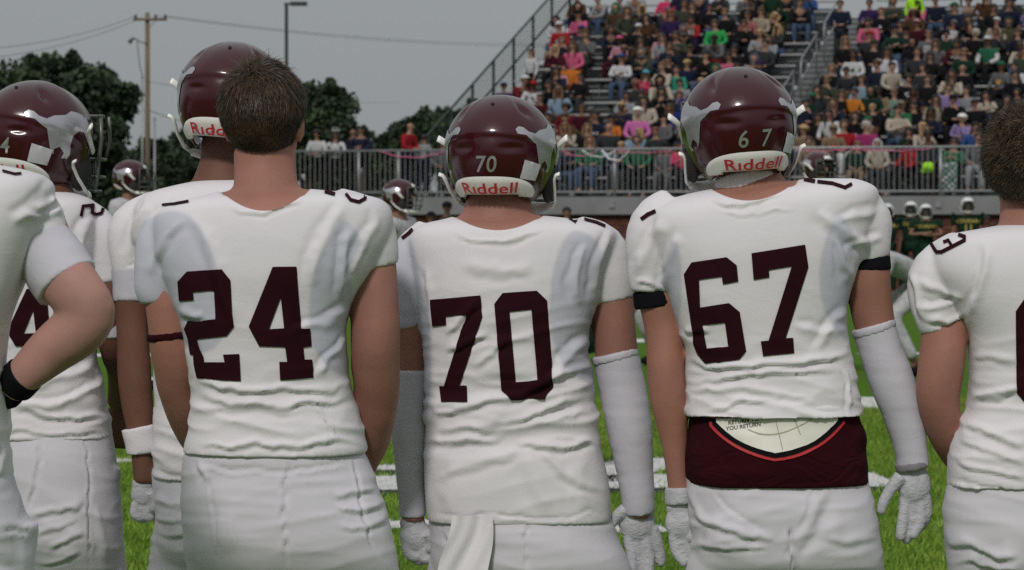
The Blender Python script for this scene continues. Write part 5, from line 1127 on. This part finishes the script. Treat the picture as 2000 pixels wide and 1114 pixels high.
# px py top bottom hair haircolour skin pose cap
CROWD = '''
1133 14 black denim hood black fair lap -
1096 52 red tan cap brown fair lap white
1138 50 darkgrey black cap brown tan lap blue
1194 48 navy black short dark tan lean -
1140 80 grey darkgrey bun brown fair chin -
1206 80 palepink maroon cap black dark lap pink
1247 52 black navy cap brown tan lap white
1228 28 camo black long brown fair lap -
1272 33 brown black long dark fair lap -
1287 50 palepink palepink short lightbrown fair lap -
1312 30 purple black long red tan lap -
1351 28 red purple short dark tan lean -
1292 82 lightgrey denim long brown fair lap -
1253 84 brown black long dark tan lap -
1325 84 camo black short brown tan phone -
1350 92 black black cap brown tan lap olive
1403 48 brightgreen black short brown fair lap -
1398 76 grey darkred short black dark lean -
1428 84 black black short dark tan lap -
1452 50 black black short brown tan chin -
1420 20 black black short lightbrown fair lap -
1460 24 rose denim short brown tan lap -
1478 24 beige black short brown fair lap -
1498 26 black black long blond fair lap -
1503 62 lightgrey black long brown fair chin -
1484 62 lightgrey black short blond fair phone -
1180 2 lightgrey denim short brown fair lean -
1212 2 grey black short brown fair lap -
1250 2 lightgrey denim short dark tan lean -
1290 0 hotpink black short brown fair lap -
1211 120 white denim cap brown fair cross blue
1250 132 hotpink denim caplong brown fair phone skyblue
1296 126 black black short dark tan lap -
1345 124 navy black curly blond fair lap -
1317 140 teal black short dark fair lap -
1291 150 cream black bun lightbrown fair phone -
1372 150 darkgrey black short blond fair lap -
1291 178 black black long dark fair phone -
1334 172 lightgrey black short dark fair lap -
1257 178 camo black short dark tan lap -
1332 200 royal navy hood black brown lap -
1303 206 black black long brown tan chin -
1221 196 lightgrey amber short black tan cross -
1191 224 amber black cap brown tan cross darkgrey
1243 222 orchid lightblue curly white fair lap -
1291 222 grey black cap brown fair lap black
1101 208 darkred black curly dark tan lap -
1137 204 maroon olive bun brown tan lap -
1171 200 black black cap black tan lean grey
1157 226 navy black short dark tan lap -
1103 240 brown brown short dark fair phone -
1145 262 black black long lightbrown fair lap -
1252 256 lightblue denim long blond fair lap -
1285 250 darkgrey black short red fair lap -
1120 98 pink amber long brown fair lap -
1091 118 palepink black short lightbrown fair lap -
1077 156 black denim long dark tan lap -
1033 162 white black cap black brown phone red
1056 188 maroon grey short brown tan lap -
1075 238 darkred black short dark tan lap -
1697 86 black black cap brown fair lap camo
1652 96 black navy long lightbrown fair lap -
1720 14 black navy short red fair lap -
1750 58 darkgreen denim cap brown fair cross navy
1765 60 navy denim cap brown tan cross black
1762 40 darkgrey black short dark tan lap -
1795 34 maroon black cap dark tan lap palepink
1858 30 navy black cap brown tan lap green
1845 54 darkgreen black cap brown tan lap navy
1811 62 grey denim short lightbrown fair lap -
1783 90 black black hood black tan lap -
1826 94 grey black long brown fair lap -
1862 84 maroon black short dark tan lean -
1901 56 black black bob grey fair lap -
1890 6 lightgrey lightblue short brown fair lean -
1916 6 brown black long dark fair lap -
1940 50 beige black cap brown fair lap white
1965 36 olive black hood brown tan lap camo
1927 74 green black cap black brown lap white
1665 112 white black short dark brown lap -
1720 112 white black long dark tan lap -
1783 112 darkgrey lightgrey short brown fair lap -
1812 118 black black long dark tan lap -
1877 128 black black none brown fair lap -
1944 128 grey black cap brown brown lap green
1982 140 white navy bun dark fair lap -
1607 144 black black bob lightbrown fair lap -
1653 138 darkgrey olive short dark tan lap -
1710 138 navy black short brown tan lap -
1742 140 cream black short dark fair lap -
1594 170 darkgrey black long dark fair lap -
1636 170 black denim long brown fair lap -
1677 168 lightblue black bob brown fair lap -
1720 172 tan black short black dark lap -
1768 160 black black curly dark fair lap -
1808 164 black black short brown fair lap -
1842 168 lavender black bun brown fair lap -
1885 174 lightgrey black bun dark fair lap -
1979 162 black black long dark fair lap -
1568 192 darkgreen black cap brown tan lap green
1662 192 orange black short dark tan lap -
1703 192 darkgreen navy hood dark tan lap -
1743 190 mint black short lightbrown fair lap -
1786 194 black black short dark fair lap -
1829 198 beige black long dark tan lap -
1865 196 black black cap brown fair chin black
1909 190 black darkgrey cap dark tan lap grey
1955 196 black black bob dark tan lap -
1566 218 navy black short dark fair chin -
1600 226 black black long dark tan lap -
1621 226 white black long dark tan lap -
1667 224 black black long dark fair lap -
1704 214 black black short blond fair lap -
1756 208 green denim cap red tan cross tan
1810 214 grey darkgrey cap brown tan lap navy
1568 250 tan black curly blond fair lap -
1650 250 red white bob brown fair lap -
1693 250 magenta black bob grey fair lap -
1775 250 darkgreen black long dark fair lap -
1808 248 cream denim long blond fair phone -
1870 238 lavender black curly white fair chin -
1149 290 green denim long lightbrown fair lap -
1186 268 darkgrey lightblue none white fair lap -
1250 284 green black bob brown fair lap -
1295 278 grey grey cap black tan lap black
1330 296 hotpink black short dark fair phone -
1112 288 navy denim short brown tan cross -
1590 276 tan denim short brown fair lap -
1630 266 tan black cap brown fair lap tan
1668 284 darkgreen tan short lightbrown fair lap -
1714 280 cream darkgrey long grey fair lap -
1767 270 red black short black dark lap -
1812 280 darkgrey black short dark brown lap -
1860 280 green green bun brown fair phone -
1905 282 grey lightgrey short brown fair lap -
1975 10 navy black short dark tan lap -
1985 60 navy black short brown fair lap -
1995 100 camo black short brown fair lap -
1940 18 black black short dark tan lap -
1560 4 black denim short brown fair lean -
1520 4 darkgreen olive short dark tan lap -
1385 4 black denim short dark tan lap -
1330 6 camo black short brown tan lap -
1350 2 black black long brown fair lap -
1660 4 purple black short dark tan lap -
1830 4 navy denim short brown tan lap -
1700 40 pink black short dark fair lean -
1690 60 darkgrey denim cap black fair lap red
'''
CW = dict(black='black', navy='navy', darkgrey='charcoal', grey='grey', lightgrey='pale grey', white='white', cream='cream', red='red', darkred='dark red', maroon='maroon', pink='pink', hotpink='hot pink', palepink='pale pink', orange='orange', amber='amber', yellow='yellow', green='green', brightgreen='bright green', darkgreen='dark green', teal='teal', mint='mint green', neon='neon', camo='grey green', brown='brown', tan='tan', blue='blue', royal='royal blue', denim='blue', lightblue='light blue', lavender='lavender', purple='purple', magenta='magenta', beige='beige', olive='olive', orchid='orchid pink', rose='dusty pink', skyblue='sky blue')
HW = dict(short='short {} hair', long='long {} hair', bob='bobbed {} hair', curly='curly {} hair', bun='{} hair tied up')
ORD = ['front', 'second', 'third', 'fourth', 'fifth', 'sixth', 'seventh', 'eighth', 'ninth', 'tenth', 'eleventh', 'twelfth', 'thirteenth', 'fourteenth', 'fifteenth', 'sixteenth']
NTH = ['', 'second ', 'third ', 'fourth ', 'fifth ', 'sixth ', 'seventh ', 'eighth ', 'ninth ', 'tenth ', 'eleventh ', 'twelfth ', 'thirteenth ', 'fourteenth ', 'fifteenth ', 'sixteenth ']
seats = []
for ln in CROWD.strip().splitlines():
    px_, py_, top, bot, hk, hc, sk, pose, cap = ln.split(); px_, py_ = int(px_), int(py_)
    d, k, t = row_of(px_, py_)
    if AIS0-.25 < t < AIS1+.25: t = AIS0-.28 if t < (AIS0+AIS1)/2-.1 else AIS1+.28
    seats.append([k, t, top, bot, hk, hc, sk, pose, cap, True])
# fill the rest of the packed rows the way the photograph is packed
def empty_zone(x, y):
    if x < 1065 and y < 260: return True
    for (x0, y0, x1, y1) in ((1128, 105, 1192, 190), (1150, 20, 1176, 64), (1110, 150, 1200, 196), (1360, 85, 1392, 110), (1925, 95, 1990, 118), (1880, 135, 1925, 160), (1140, 96, 1190, 120), (1190, 140, 1240, 190), (1000, 40, 1080, 170), (1210, 10, 1225, 40)):
        if x0 <= x <= x1 and y0 <= y <= y1: return True
    return False
fr_ = random.Random(11)
for k in range(14):
    v, z = seat_head(k)
    for (a, c) in ((T0+.3, AIS0-.3), (AIS1+.3, 13.5)):
        t = a+fr_.uniform(0, .2)
        while t < c:
            p = at(t, v, z); x, y = topx(np.array([[p.x, p.y, p.z]])); x, y = x[0], y[0]
            if x < 2040 and y > -16 and not empty_zone(x, y) and all(not (s_[0] == k and abs(s_[1]-t) < .44) for s_ in seats):
                seats.append([k, t, fr_.choice(['black']*6+['navy']*4+['darkgrey']*4+['darkgreen']*3+['grey', 'maroon', 'camo', 'brown', 'lightgrey', 'white', 'white', 'pink', 'lavender', 'cream', 'blue', 'lightblue']), fr_.choice(['black', 'denim', 'navy', 'darkgrey', 'denim']), fr_.choice(['short', 'short', 'long', 'bob', 'cap', 'hood', 'bun', 'long']), fr_.choice(['brown', 'dark', 'black', 'lightbrown', 'dark', 'blond']), fr_.choice(['fair', 'tan', 'fair', 'brown']), fr_.choice(['lap', 'lap', 'cross', 'lean', 'chin', 'phone']), fr_.choice(['black', 'navy', 'grey', 'green']), False])
            t += .5+fr_.uniform(0, .12)
seats.sort(key=lambda s_: (s_[0], s_[1]))
cnt = {}; looks = {}
def look_of(s_):
    k, t, top, bot, hk, hc, sk, pose, cap, real = s_
    if hk in HW: h_ = HW[hk].format(dict(lightbrown='light brown').get(hc, hc))
    elif hk in ('cap', 'caplong'): h_ = '%s cap' % CW[cap]
    elif hk == 'hood': h_ = 'hood up'
    elif hk == 'none': h_ = 'bald head'
    else: h_ = 'plain hat'
    return '%s top and %s' % (CW[top], h_)
for i, s_ in enumerate(seats):
    key = (s_[0], s_[1] > 4.8, look_of(s_)); looks.setdefault(key, []).append(i)
def seatpos(k): return V0+RUN*k
placed = {}
for i, s_ in enumerate(seats):
    k, t, top, bot, hk, hc, sk, pose, cap, real = s_
    lk = look_of(s_); key = (k, t > 4.8, lk); idx = looks[key].index(i)
    side = 'right section' if t > 4.8 else 'left section'
    lab = 'spectator in %s, %s row of the %s' % (lk, ORD[k], side)
    if len(looks[key]) > 1: lab = '%s, %s row, %s, %s such from left' % (lk, ORD[k], side, ['first', 'second', 'third', 'fourth', 'fifth', 'sixth', 'seventh', 'eighth', 'ninth'][idx])
    if len(lab.split()) > 16: lab = lab.replace(' top and ', ', ')
    if len(lab.split()) > 16: lab = lab.replace(' such from left', ' such')
    rr = random.Random(i*7+1)
    sc = min(1.13, max(.9, rr.gauss(1.02, .055)))*(.78 if (top in ('palepink',) and hk == 'short') else 1)
    r_ = small_person(at(t, seatpos(k), row_floor(k)), -AL+R(rr.gauss(0, 17)), pose, top, bot, hk, hc, sk, lab, 'spectators seated on the bleachers', sc, (R(rr.uniform(-8, 8)), R(rr.uniform(-6, 6)), R(rr.uniform(-15, 15))), None if cap == '-' else cap)
    r_.rotation_euler[1] = R(rr.gauss(0, 3)); r_.rotation_euler[0] = R(rr.gauss(0, 3))
    placed[(k, round(t, 3))] = (r_, pose, s_)
def near(px_, py_):
    d, k, t = row_of(px_, py_); return min(placed.items(), key=lambda kv: (kv[0][0] != k, abs(kv[0][1]-t)))[1]
# things printed on clothes
r_, po, _ = near(1096, 52); r_['label'] = 'man in red hoodie with white arrowhead emblem and white cap beside the green rail'
patch('arrowhead_emblem', r_, po, .2, .12, .78, M_ink, [(-.5, .05), (-.38, .42), (-.05, .36), (.5, 0), (-.05, -.36), (-.38, -.48), (-.3, -.2)]); words('letters', r_, po, 'KC', .09, .78, M_ink_d)
r_, po, _ = near(1351, 28); r_['label'] = 'man in red sports jersey with white chest print leaning forward, upper rows'; patch('chest_print', r_, po, .16, .11, .78, M_ink); words('jersey_number', r_, po, '15', .11, .78, M_ink_d)
r_, po, _ = near(1862, 84); r_['label'] = 'person in maroon hoodie with white ALLEN lettering, right seating section'; words('lettering', r_, po, 'ALLEN', .085, .8, M_ink)
r_, po, _ = near(1157, 226); words('lettering', r_, po, 'EAGLES', .06, .78, M_ink)
r_, po, _ = near(1944, 128); patch('yellow_print', r_, po, .15, .13, .8, M_goldm, [(-.5, -.2), (-.3, .4), (0, .1), (.2, .5), (.5, .2), (.3, -.4), (0, -.5)])
r_, po, _ = near(1810, 214); patch('yellow_print', r_, po, .13, .14, .8, M_goldm, [(-.5, .1), (-.2, .5), (0, .2), (.4, .4), (.3, -.3), (-.1, -.5)])
r_, po, _ = near(1768, 160); patch('chest_emblem', r_, po, .13, .12, .8, M_ink, [(-.5, .4), (-.3, .3), (0, .5), (.3, .3), (.5, .4), (.4, -.2), (0, -.5), (-.4, -.2)]); patch('chest_emblem_inner', r_, po, .09, .07, .8, M_ink_d)
r_, po, _ = near(1665, 112); patch('green_print', r_, po, .12, .09, .8, cloth('green'), [(-.5, -.3), (-.2, .4), (.3, .5), (.5, 0), (.1, -.5)])
r_, po, _ = near(1811, 62)
for q in range(3): patch('white_stripe', r_, po, .24, .028, .74+.06*q, M_ink)
r_, po, _ = near(1667, 224); words('lettering', r_, po, 'TW', .08, .74, M_ink)
r_, po, _ = near(1720, 14); patch('chest_print', r_, po, .06, .06, .78, M_ink)
r_, po, _ = near(1890, 6); words('lettering', r_, po, 'COUGARS', .055, .8, M_ink_d)
# white sleeves of the varsity jacket
r_, po, _ = near(1927, 74); r_['label'] = 'person in green varsity jacket with white sleeves and white cap, right section'
def sleeve_meshes(pose):
    P = POSES[pose]; out = []
    for k, s in enumerate((1, -1)):
        a = [Vector(q) for q in P['a'][k]]; out.append(skinmesh([(s*q.x, q.y, q.z, r) for q, r in ((a[0]*.8+a[1]*.2, .07), (a[1], .064), (a[1]*.15+a[2]*.85, .05))], [(0, 1), (1, 2)], 1))
    return out
for me in sleeve_meshes(po): mob('sleeve', me, cloth('white'), r_)
# amber blanket, plaid blanket, neon bundle, vest
def drape(name, base, rz, w, top_z, bot_z, y0, m, label, cat, wob=.02):
    V = []; F = []; nx, ny = 16, 12
    for i in range(nx+1):
        for j in range(ny+1):
            u = i/nx; s = j/ny; x = (u-.5)*w*(1-.15*s)
            if s < .45: y = y0-.02-(s/.45)*.42; z = top_z-.02*s
            else: y = y0-.44-.05*(s-.45)-wob*math.sin(u*17); z = top_z-(s-.45)/.55*(top_z-bot_z)
            V.append(Vector((x, y, z+.012*math.sin(u*11+s*3))))
    for i in range(nx):
        for j in range(ny): a = i*(ny+1)+j; F.append((a, a+ny+1, a+ny+2, a+1))
    n = len(V); V += [v+Vector((0, .008, -.008)) for v in V]; F += [tuple(q+n for q in f)[::-1] for f in F]
    o = MB().add(V, F).build(name, m, None, True, origin=(0, 0, 0)); o.location = base; o.rotation_euler = (0, 0, rz); return tag(o, label, cat)
d, k, t = row_of(1122, 98); drape('blanket', at(t, seatpos(k), row_floor(k)), -AL, .62, .64, .14, .02, cloth('amber'), 'amber fleece blanket over the knees of the woman in the pink hoodie', 'blanket')
d, k, t = row_of(1860, 282)
def plaid():
    m = mat('plaid', (.02, .06, .05), .9); n = m.node_tree; b = n.nodes['Principled BSDF']; t_ = n.nodes.new('ShaderNodeTexCoord'); ck = n.nodes.new('ShaderNodeTexChecker'); ck.inputs['Scale'].default_value = 16; ck.inputs['Color1'].default_value = (.4, .42, .42, 1); ck.inputs['Color2'].default_value = (.015, .07, .055, 1)
    n.links.new(t_.outputs['Object'], ck.inputs['Vector']); mp = n.nodes.new('ShaderNodeTexChecker'); mp.inputs['Scale'].default_value = 7; mp.inputs['Color1'].default_value = (.9, .9, .9, 1); mp.inputs['Color2'].default_value = (.25, .4, .38, 1); n.links.new(t_.outputs['Object'], mp.inputs['Vector'])
    mm = n.nodes.new('ShaderNodeMix'); mm.data_type = 'RGBA'; mm.blend_type = 'MULTIPLY'; mm.inputs[0].default_value = 1; n.links.new(ck.outputs[0], mm.inputs[6]); n.links.new(mp.outputs[0], mm.inputs[7]); n.links.new(mm.outputs[2], b.inputs['Base Color']); return m
drape('blanket', at(t, seatpos(k)-.05, row_floor(k)), -AL, .42, .72, .1, 0, plaid(), 'green and white plaid blanket hanging behind the front railing', 'blanket')
d, k, t = row_of(1818, 285); o = MB().ball((0, 0, 0), (.13, .1, .13), 14, 10).mesh('neon_bundle'); displace(o, lambda co, no, px, py: .055*vnoise(co*9, 5)); o = link('bundled_shirt', o, cloth('neon')); o.location = at(t, V0-.5, row_floor(0)+.62); tag(o, 'crumpled neon green shirt held behind the front railing', 'shirt')
# ---- people who stand
def stander(px_, py_, v, base_z, pose, top, bot, hk, hc, sk, lab, rz=0, cap=None, group='people standing around the bleachers', **kw):
    t = t_of(px_, v); p = at(t, v, base_z); hz = 1.73
    q = at(t, v, base_z); s = 1.0
    for it in range(6):
        hp = at(t, v, base_z+POSES[pose]['t'][4][2]*s+.09*s); x, y = topx(np.array([[hp.x, hp.y, hp.z]])); s *= 1+(y[0]-(py_-10))/90/1.7 if True else 1
        s = min(max(s, .5), 1.15)
    return small_person(q, -AL+rz, pose, top, bot, hk, hc, sk, lab, group, s, (0, 0, 0), cap, **kw)
fz = DECK
stander(622, 266, .28, fz, 'rail', 'white', 'black', 'curly', 'black', 'tan', 'woman in white jersey with dark curly hair at the railing beside the bareheaded player')
stander(656, 268, .28, fz, 'fold', 'white', 'black', 'long', 'dark', 'tan', 'woman in white blouse wearing a crown at the left railing')
stander(705, 258, .3, fz, 'fold', 'navy', 'black', 'short', 'dark', 'tan', 'person in navy jacket with papers standing at the left railing')
stander(690, 262, .75, fz, 'stand', 'black', 'black', 'none', 'black', 'tan', 'person in black half hidden behind the person in navy at the railing')
stander(793, 250, .35, fz, 'rail', 'red', 'navy', 'none', 'grey', 'fair', 'balding man in red hoodie facing right at the left railing', R(75))
stander(824, 274, .5, fz, 'phone' if 0 else 'rail', 'lightgrey', 'navy', 'short', 'dark', 'tan', 'short person in pale grey top turned away near the man in red hoodie', R(160))
cr = empty('tiara', at(t_of(656, .28), .28, 0), 'small silver crown on the woman in the white blouse', 'crown')
hp_ = unp(656, 256, 71.4)
b = MB()
for a_ in range(9):
    an = math.pi*(.1+.8*a_/8); x_, y_ = .085*math.cos(an), -.085*math.sin(an); b.tube([hp_+Vector((x_, y_, 0)), hp_+Vector((x_, y_, .06+.03*math.sin(an)))], [.009, .003], 4)
b.tube([hp_+Vector((.085*math.cos(an), -.085*math.sin(an), 0)) for an in np.linspace(.2, 2.9, 10)], .007, 5); b.build('band', M_alu_bright, cr)
d, k, t = row_of(1016, 122)
stander(1016, 122, V0+RUN*5.6, row_floor(5), 'lean', 'darkred', 'maroon', 'cap', 'brown', 'tan', 'man in dark red hoodie with white cap crouching by the green side rail', R(60), 'white')
stander(1037, 107, V0+RUN*6.3, row_floor(7), 'stand', 'white', 'black', 'short', 'brown', 'fair', 'small boy in white shirt and black vest standing by the green side rail', R(-30))
stander(984, 173, V0+RUN*4.2, row_floor(4), 'stand', 'purple', 'black', 'cap', 'black', 'tan', 'child with navy cap just outside the lower side rail', 0, 'navy')
stander(1785, -10, V0+RUN*11.8, row_floor(12), 'stand', 'neon', 'black', 'short', 'dark', 'brown', 'person in neon yellow green shirt standing high in the right section')
stander(1642, 12, V0+RUN*9.8, row_floor(10), 'phone' if 0 else 'rail', 'navy', 'darkgrey', 'short', 'brown', 'fair', 'young man in blue grey shirt standing at the aisle on an upper row')
stander(1508, -12, V0+RUN*11.5, row_floor(12), 'stand', 'darkgreen', 'olive', 'short', 'brown', 'fair', 'person in dark green shirt standing beside the blonde woman high up')
stander(1456, 112, V0+RUN*5.8, row_floor(6), 'bent', 'lightgrey', 'black', 'cap', 'brown', 'tan', 'person in light grey shirt with purple cap bending over above helmet 67', R(55), 'purple')
# ------------------------------------------------------------------ far sideline and mid-field players
M_cou = mat('cougar_white_shell', (.6, .6, .62), .25, coat=.6)
def far_player(px_, top_y, D, pose, rz, num, lab, sleeve=False, helmet=True, top='darkgreen', bottom='darkgreen', skin='tan', shell=None, hk='none', words_='COUGARS', grp='opposing players in green on the far sideline', horse_on=False, bot_z=0, tilt=(0, 0), sc=None):
    p = unp(px_, 430, D); hz = POSES[pose]['t'][4][2]
    zt = unp(px_, top_y, D).z; s = sc or (zt-bot_z)/(hz+.13)
    r_ = small_person((p.x, D, bot_z), rz, pose, top, bottom, hk, 'dark', skin, lab, grp, s, pads=helmet)
    if words_: words('lettering', r_, pose, words_, .085, 1.33, M_gold, True)
    if num: words('jersey_number', r_, pose, num, .17, 1.2, M_gold, True)
    if helmet:
        h = build_helmet(Vector(r_.location), 0, number=None, parent=r_, sticker=False, shell_m=shell, horse_on=horse_on)
        h.matrix_local = Matrix.Translation(Vector(POSES[pose]['t'][4])+Vector((0, .0, .015))) @ Matrix.Rotation(math.pi, 4, 'Z') @ Matrix.Rotation(tilt[0], 4, 'X')
        if not horse_on:
            for c in list(h.children):
                if c.name.startswith(('lettering', 'rear_bumper', 'upper_strap')): bpy.data.objects.remove(c)
    return r_
GP = 'opposing players in green on the far sideline'
def stripes(r_):
    for h in r_.children:
        if h.name.startswith('helmet'):
            for a_ in (-6, 6): part('stripe', hmesh('st%d' % a_, lambda a_=a_: hdecal([(180+a_-1.4, th) for th in range(30, 88, 8)]+[(180+a_+1.4, th) for th in range(30, 88, 8)], [(i, i+1, i+9, i+8) for i in range(7)], .002)), mat('stripe_green', (.01, .03, .02), .5), h)
for a in ((1733, 398, 62.3, 'stand', R(-12), '21', 'green player with white glove half hidden behind the shoulder of number 67', 'brown'), (1779, 394, 62.8, 'hips', R(-10), '7', 'green player in white helmet standing left of the player with folded arms', 'brown'),
          (1808, 399, 61.5, 'fold', 0, '', 'green player with folded arms and striped white helmet below the railing', 'tan'), (1890, 386, 62, 'stand', 0, '11', 'green player number 11 with striped white helmet nearest the right edge', 'tan'),
          (1353, 387, 63, 'stand', R(20), '', 'green player whose striped helmet top shows over the shoulder of number 67', 'tan'), (1975, 420, 62.6, 'bent', 0, '', 'green player bent over beside the right edge curly haired player', 'tan')):
    r_ = far_player(*a[:7], skin=a[7], shell=M_cou, words_='COUGARS' if a[3] != 'bent' else None)
    stripes(r_)
for a in ((1927, 420, 63.2, 'stand', 0, 'person in black standing right of the green player number 11', 'brown', 'black'), (842, 412, 63, 'stand', 0, 'dark haired person on the far sideline beside the black capped one', 'tan', 'darkgrey'), (873, 392, 63.4, 'stand', R(20), 'person with black cap on the far sideline left of helmet 70', 'brown', 'black'), (868, 424, 62.5, 'bent', 0, 'flushed person leaning low on the far sideline left of helmet 70', 'fair', 'darkgreen'), (1107, 402, 63, 'stand', 0, 'dark haired person on the far sideline peeking over the shoulder of number 70', 'tan', 'black'), (795, 418, 62, 'stand', 0, 'green player behind the facemask of the passing maroon helmet', 'tan', 'darkgreen')):
    small = far_player(a[0], a[1], a[2], a[3], a[4], '', a[5], helmet=False, top=a[7], bottom='black', skin=a[6], hk='cap' if 'cap' in a[5] else 'short', words_=None, grp='people on the far sideline')
GM = 'teammates in white out on the field'
# white team on the field
MBODY = dict(helmet=True, top='white', bottom='white', words_=None, grp=GM, horse_on=True)
far_player(253, 314, 28, 'hips', R(78), '', 'teammate with maroon helmet facing right between number 54 and the hidden player', skin='tan', **MBODY)
far_player(778, 351, 26, 'hips', R(72), '', 'teammate with maroon helmet facing right beside the shoulder of number 24', skin='tan', **MBODY)
far_player(1597, 297, 31, 'stand', R(32), '', 'teammate with dark helmet looking right above the shoulder of number 67', skin='tan', **MBODY)
far_player(1752, 500, 31, 'bent', R(-80), '', 'crouching teammate in white partly hidden between number 67 and the right edge player', skin='brown', sc=1.12, **MBODY)
far_player(1283, 560, 33, 'bent', R(-60), '', 'crouching teammate in white glimpsed past the left arm of number 67', skin='tan', sc=1.1, **MBODY)
far_player(1055, 560, 19.0, 'bent', R(-80), '', 'crouching player with a bare leg glimpsed behind the right arm of number 70', skin='tan', sc=1.05, helmet=True, top='darkgreen', bottom='darkgreen', words_=None, grp=GM, horse_on=False)
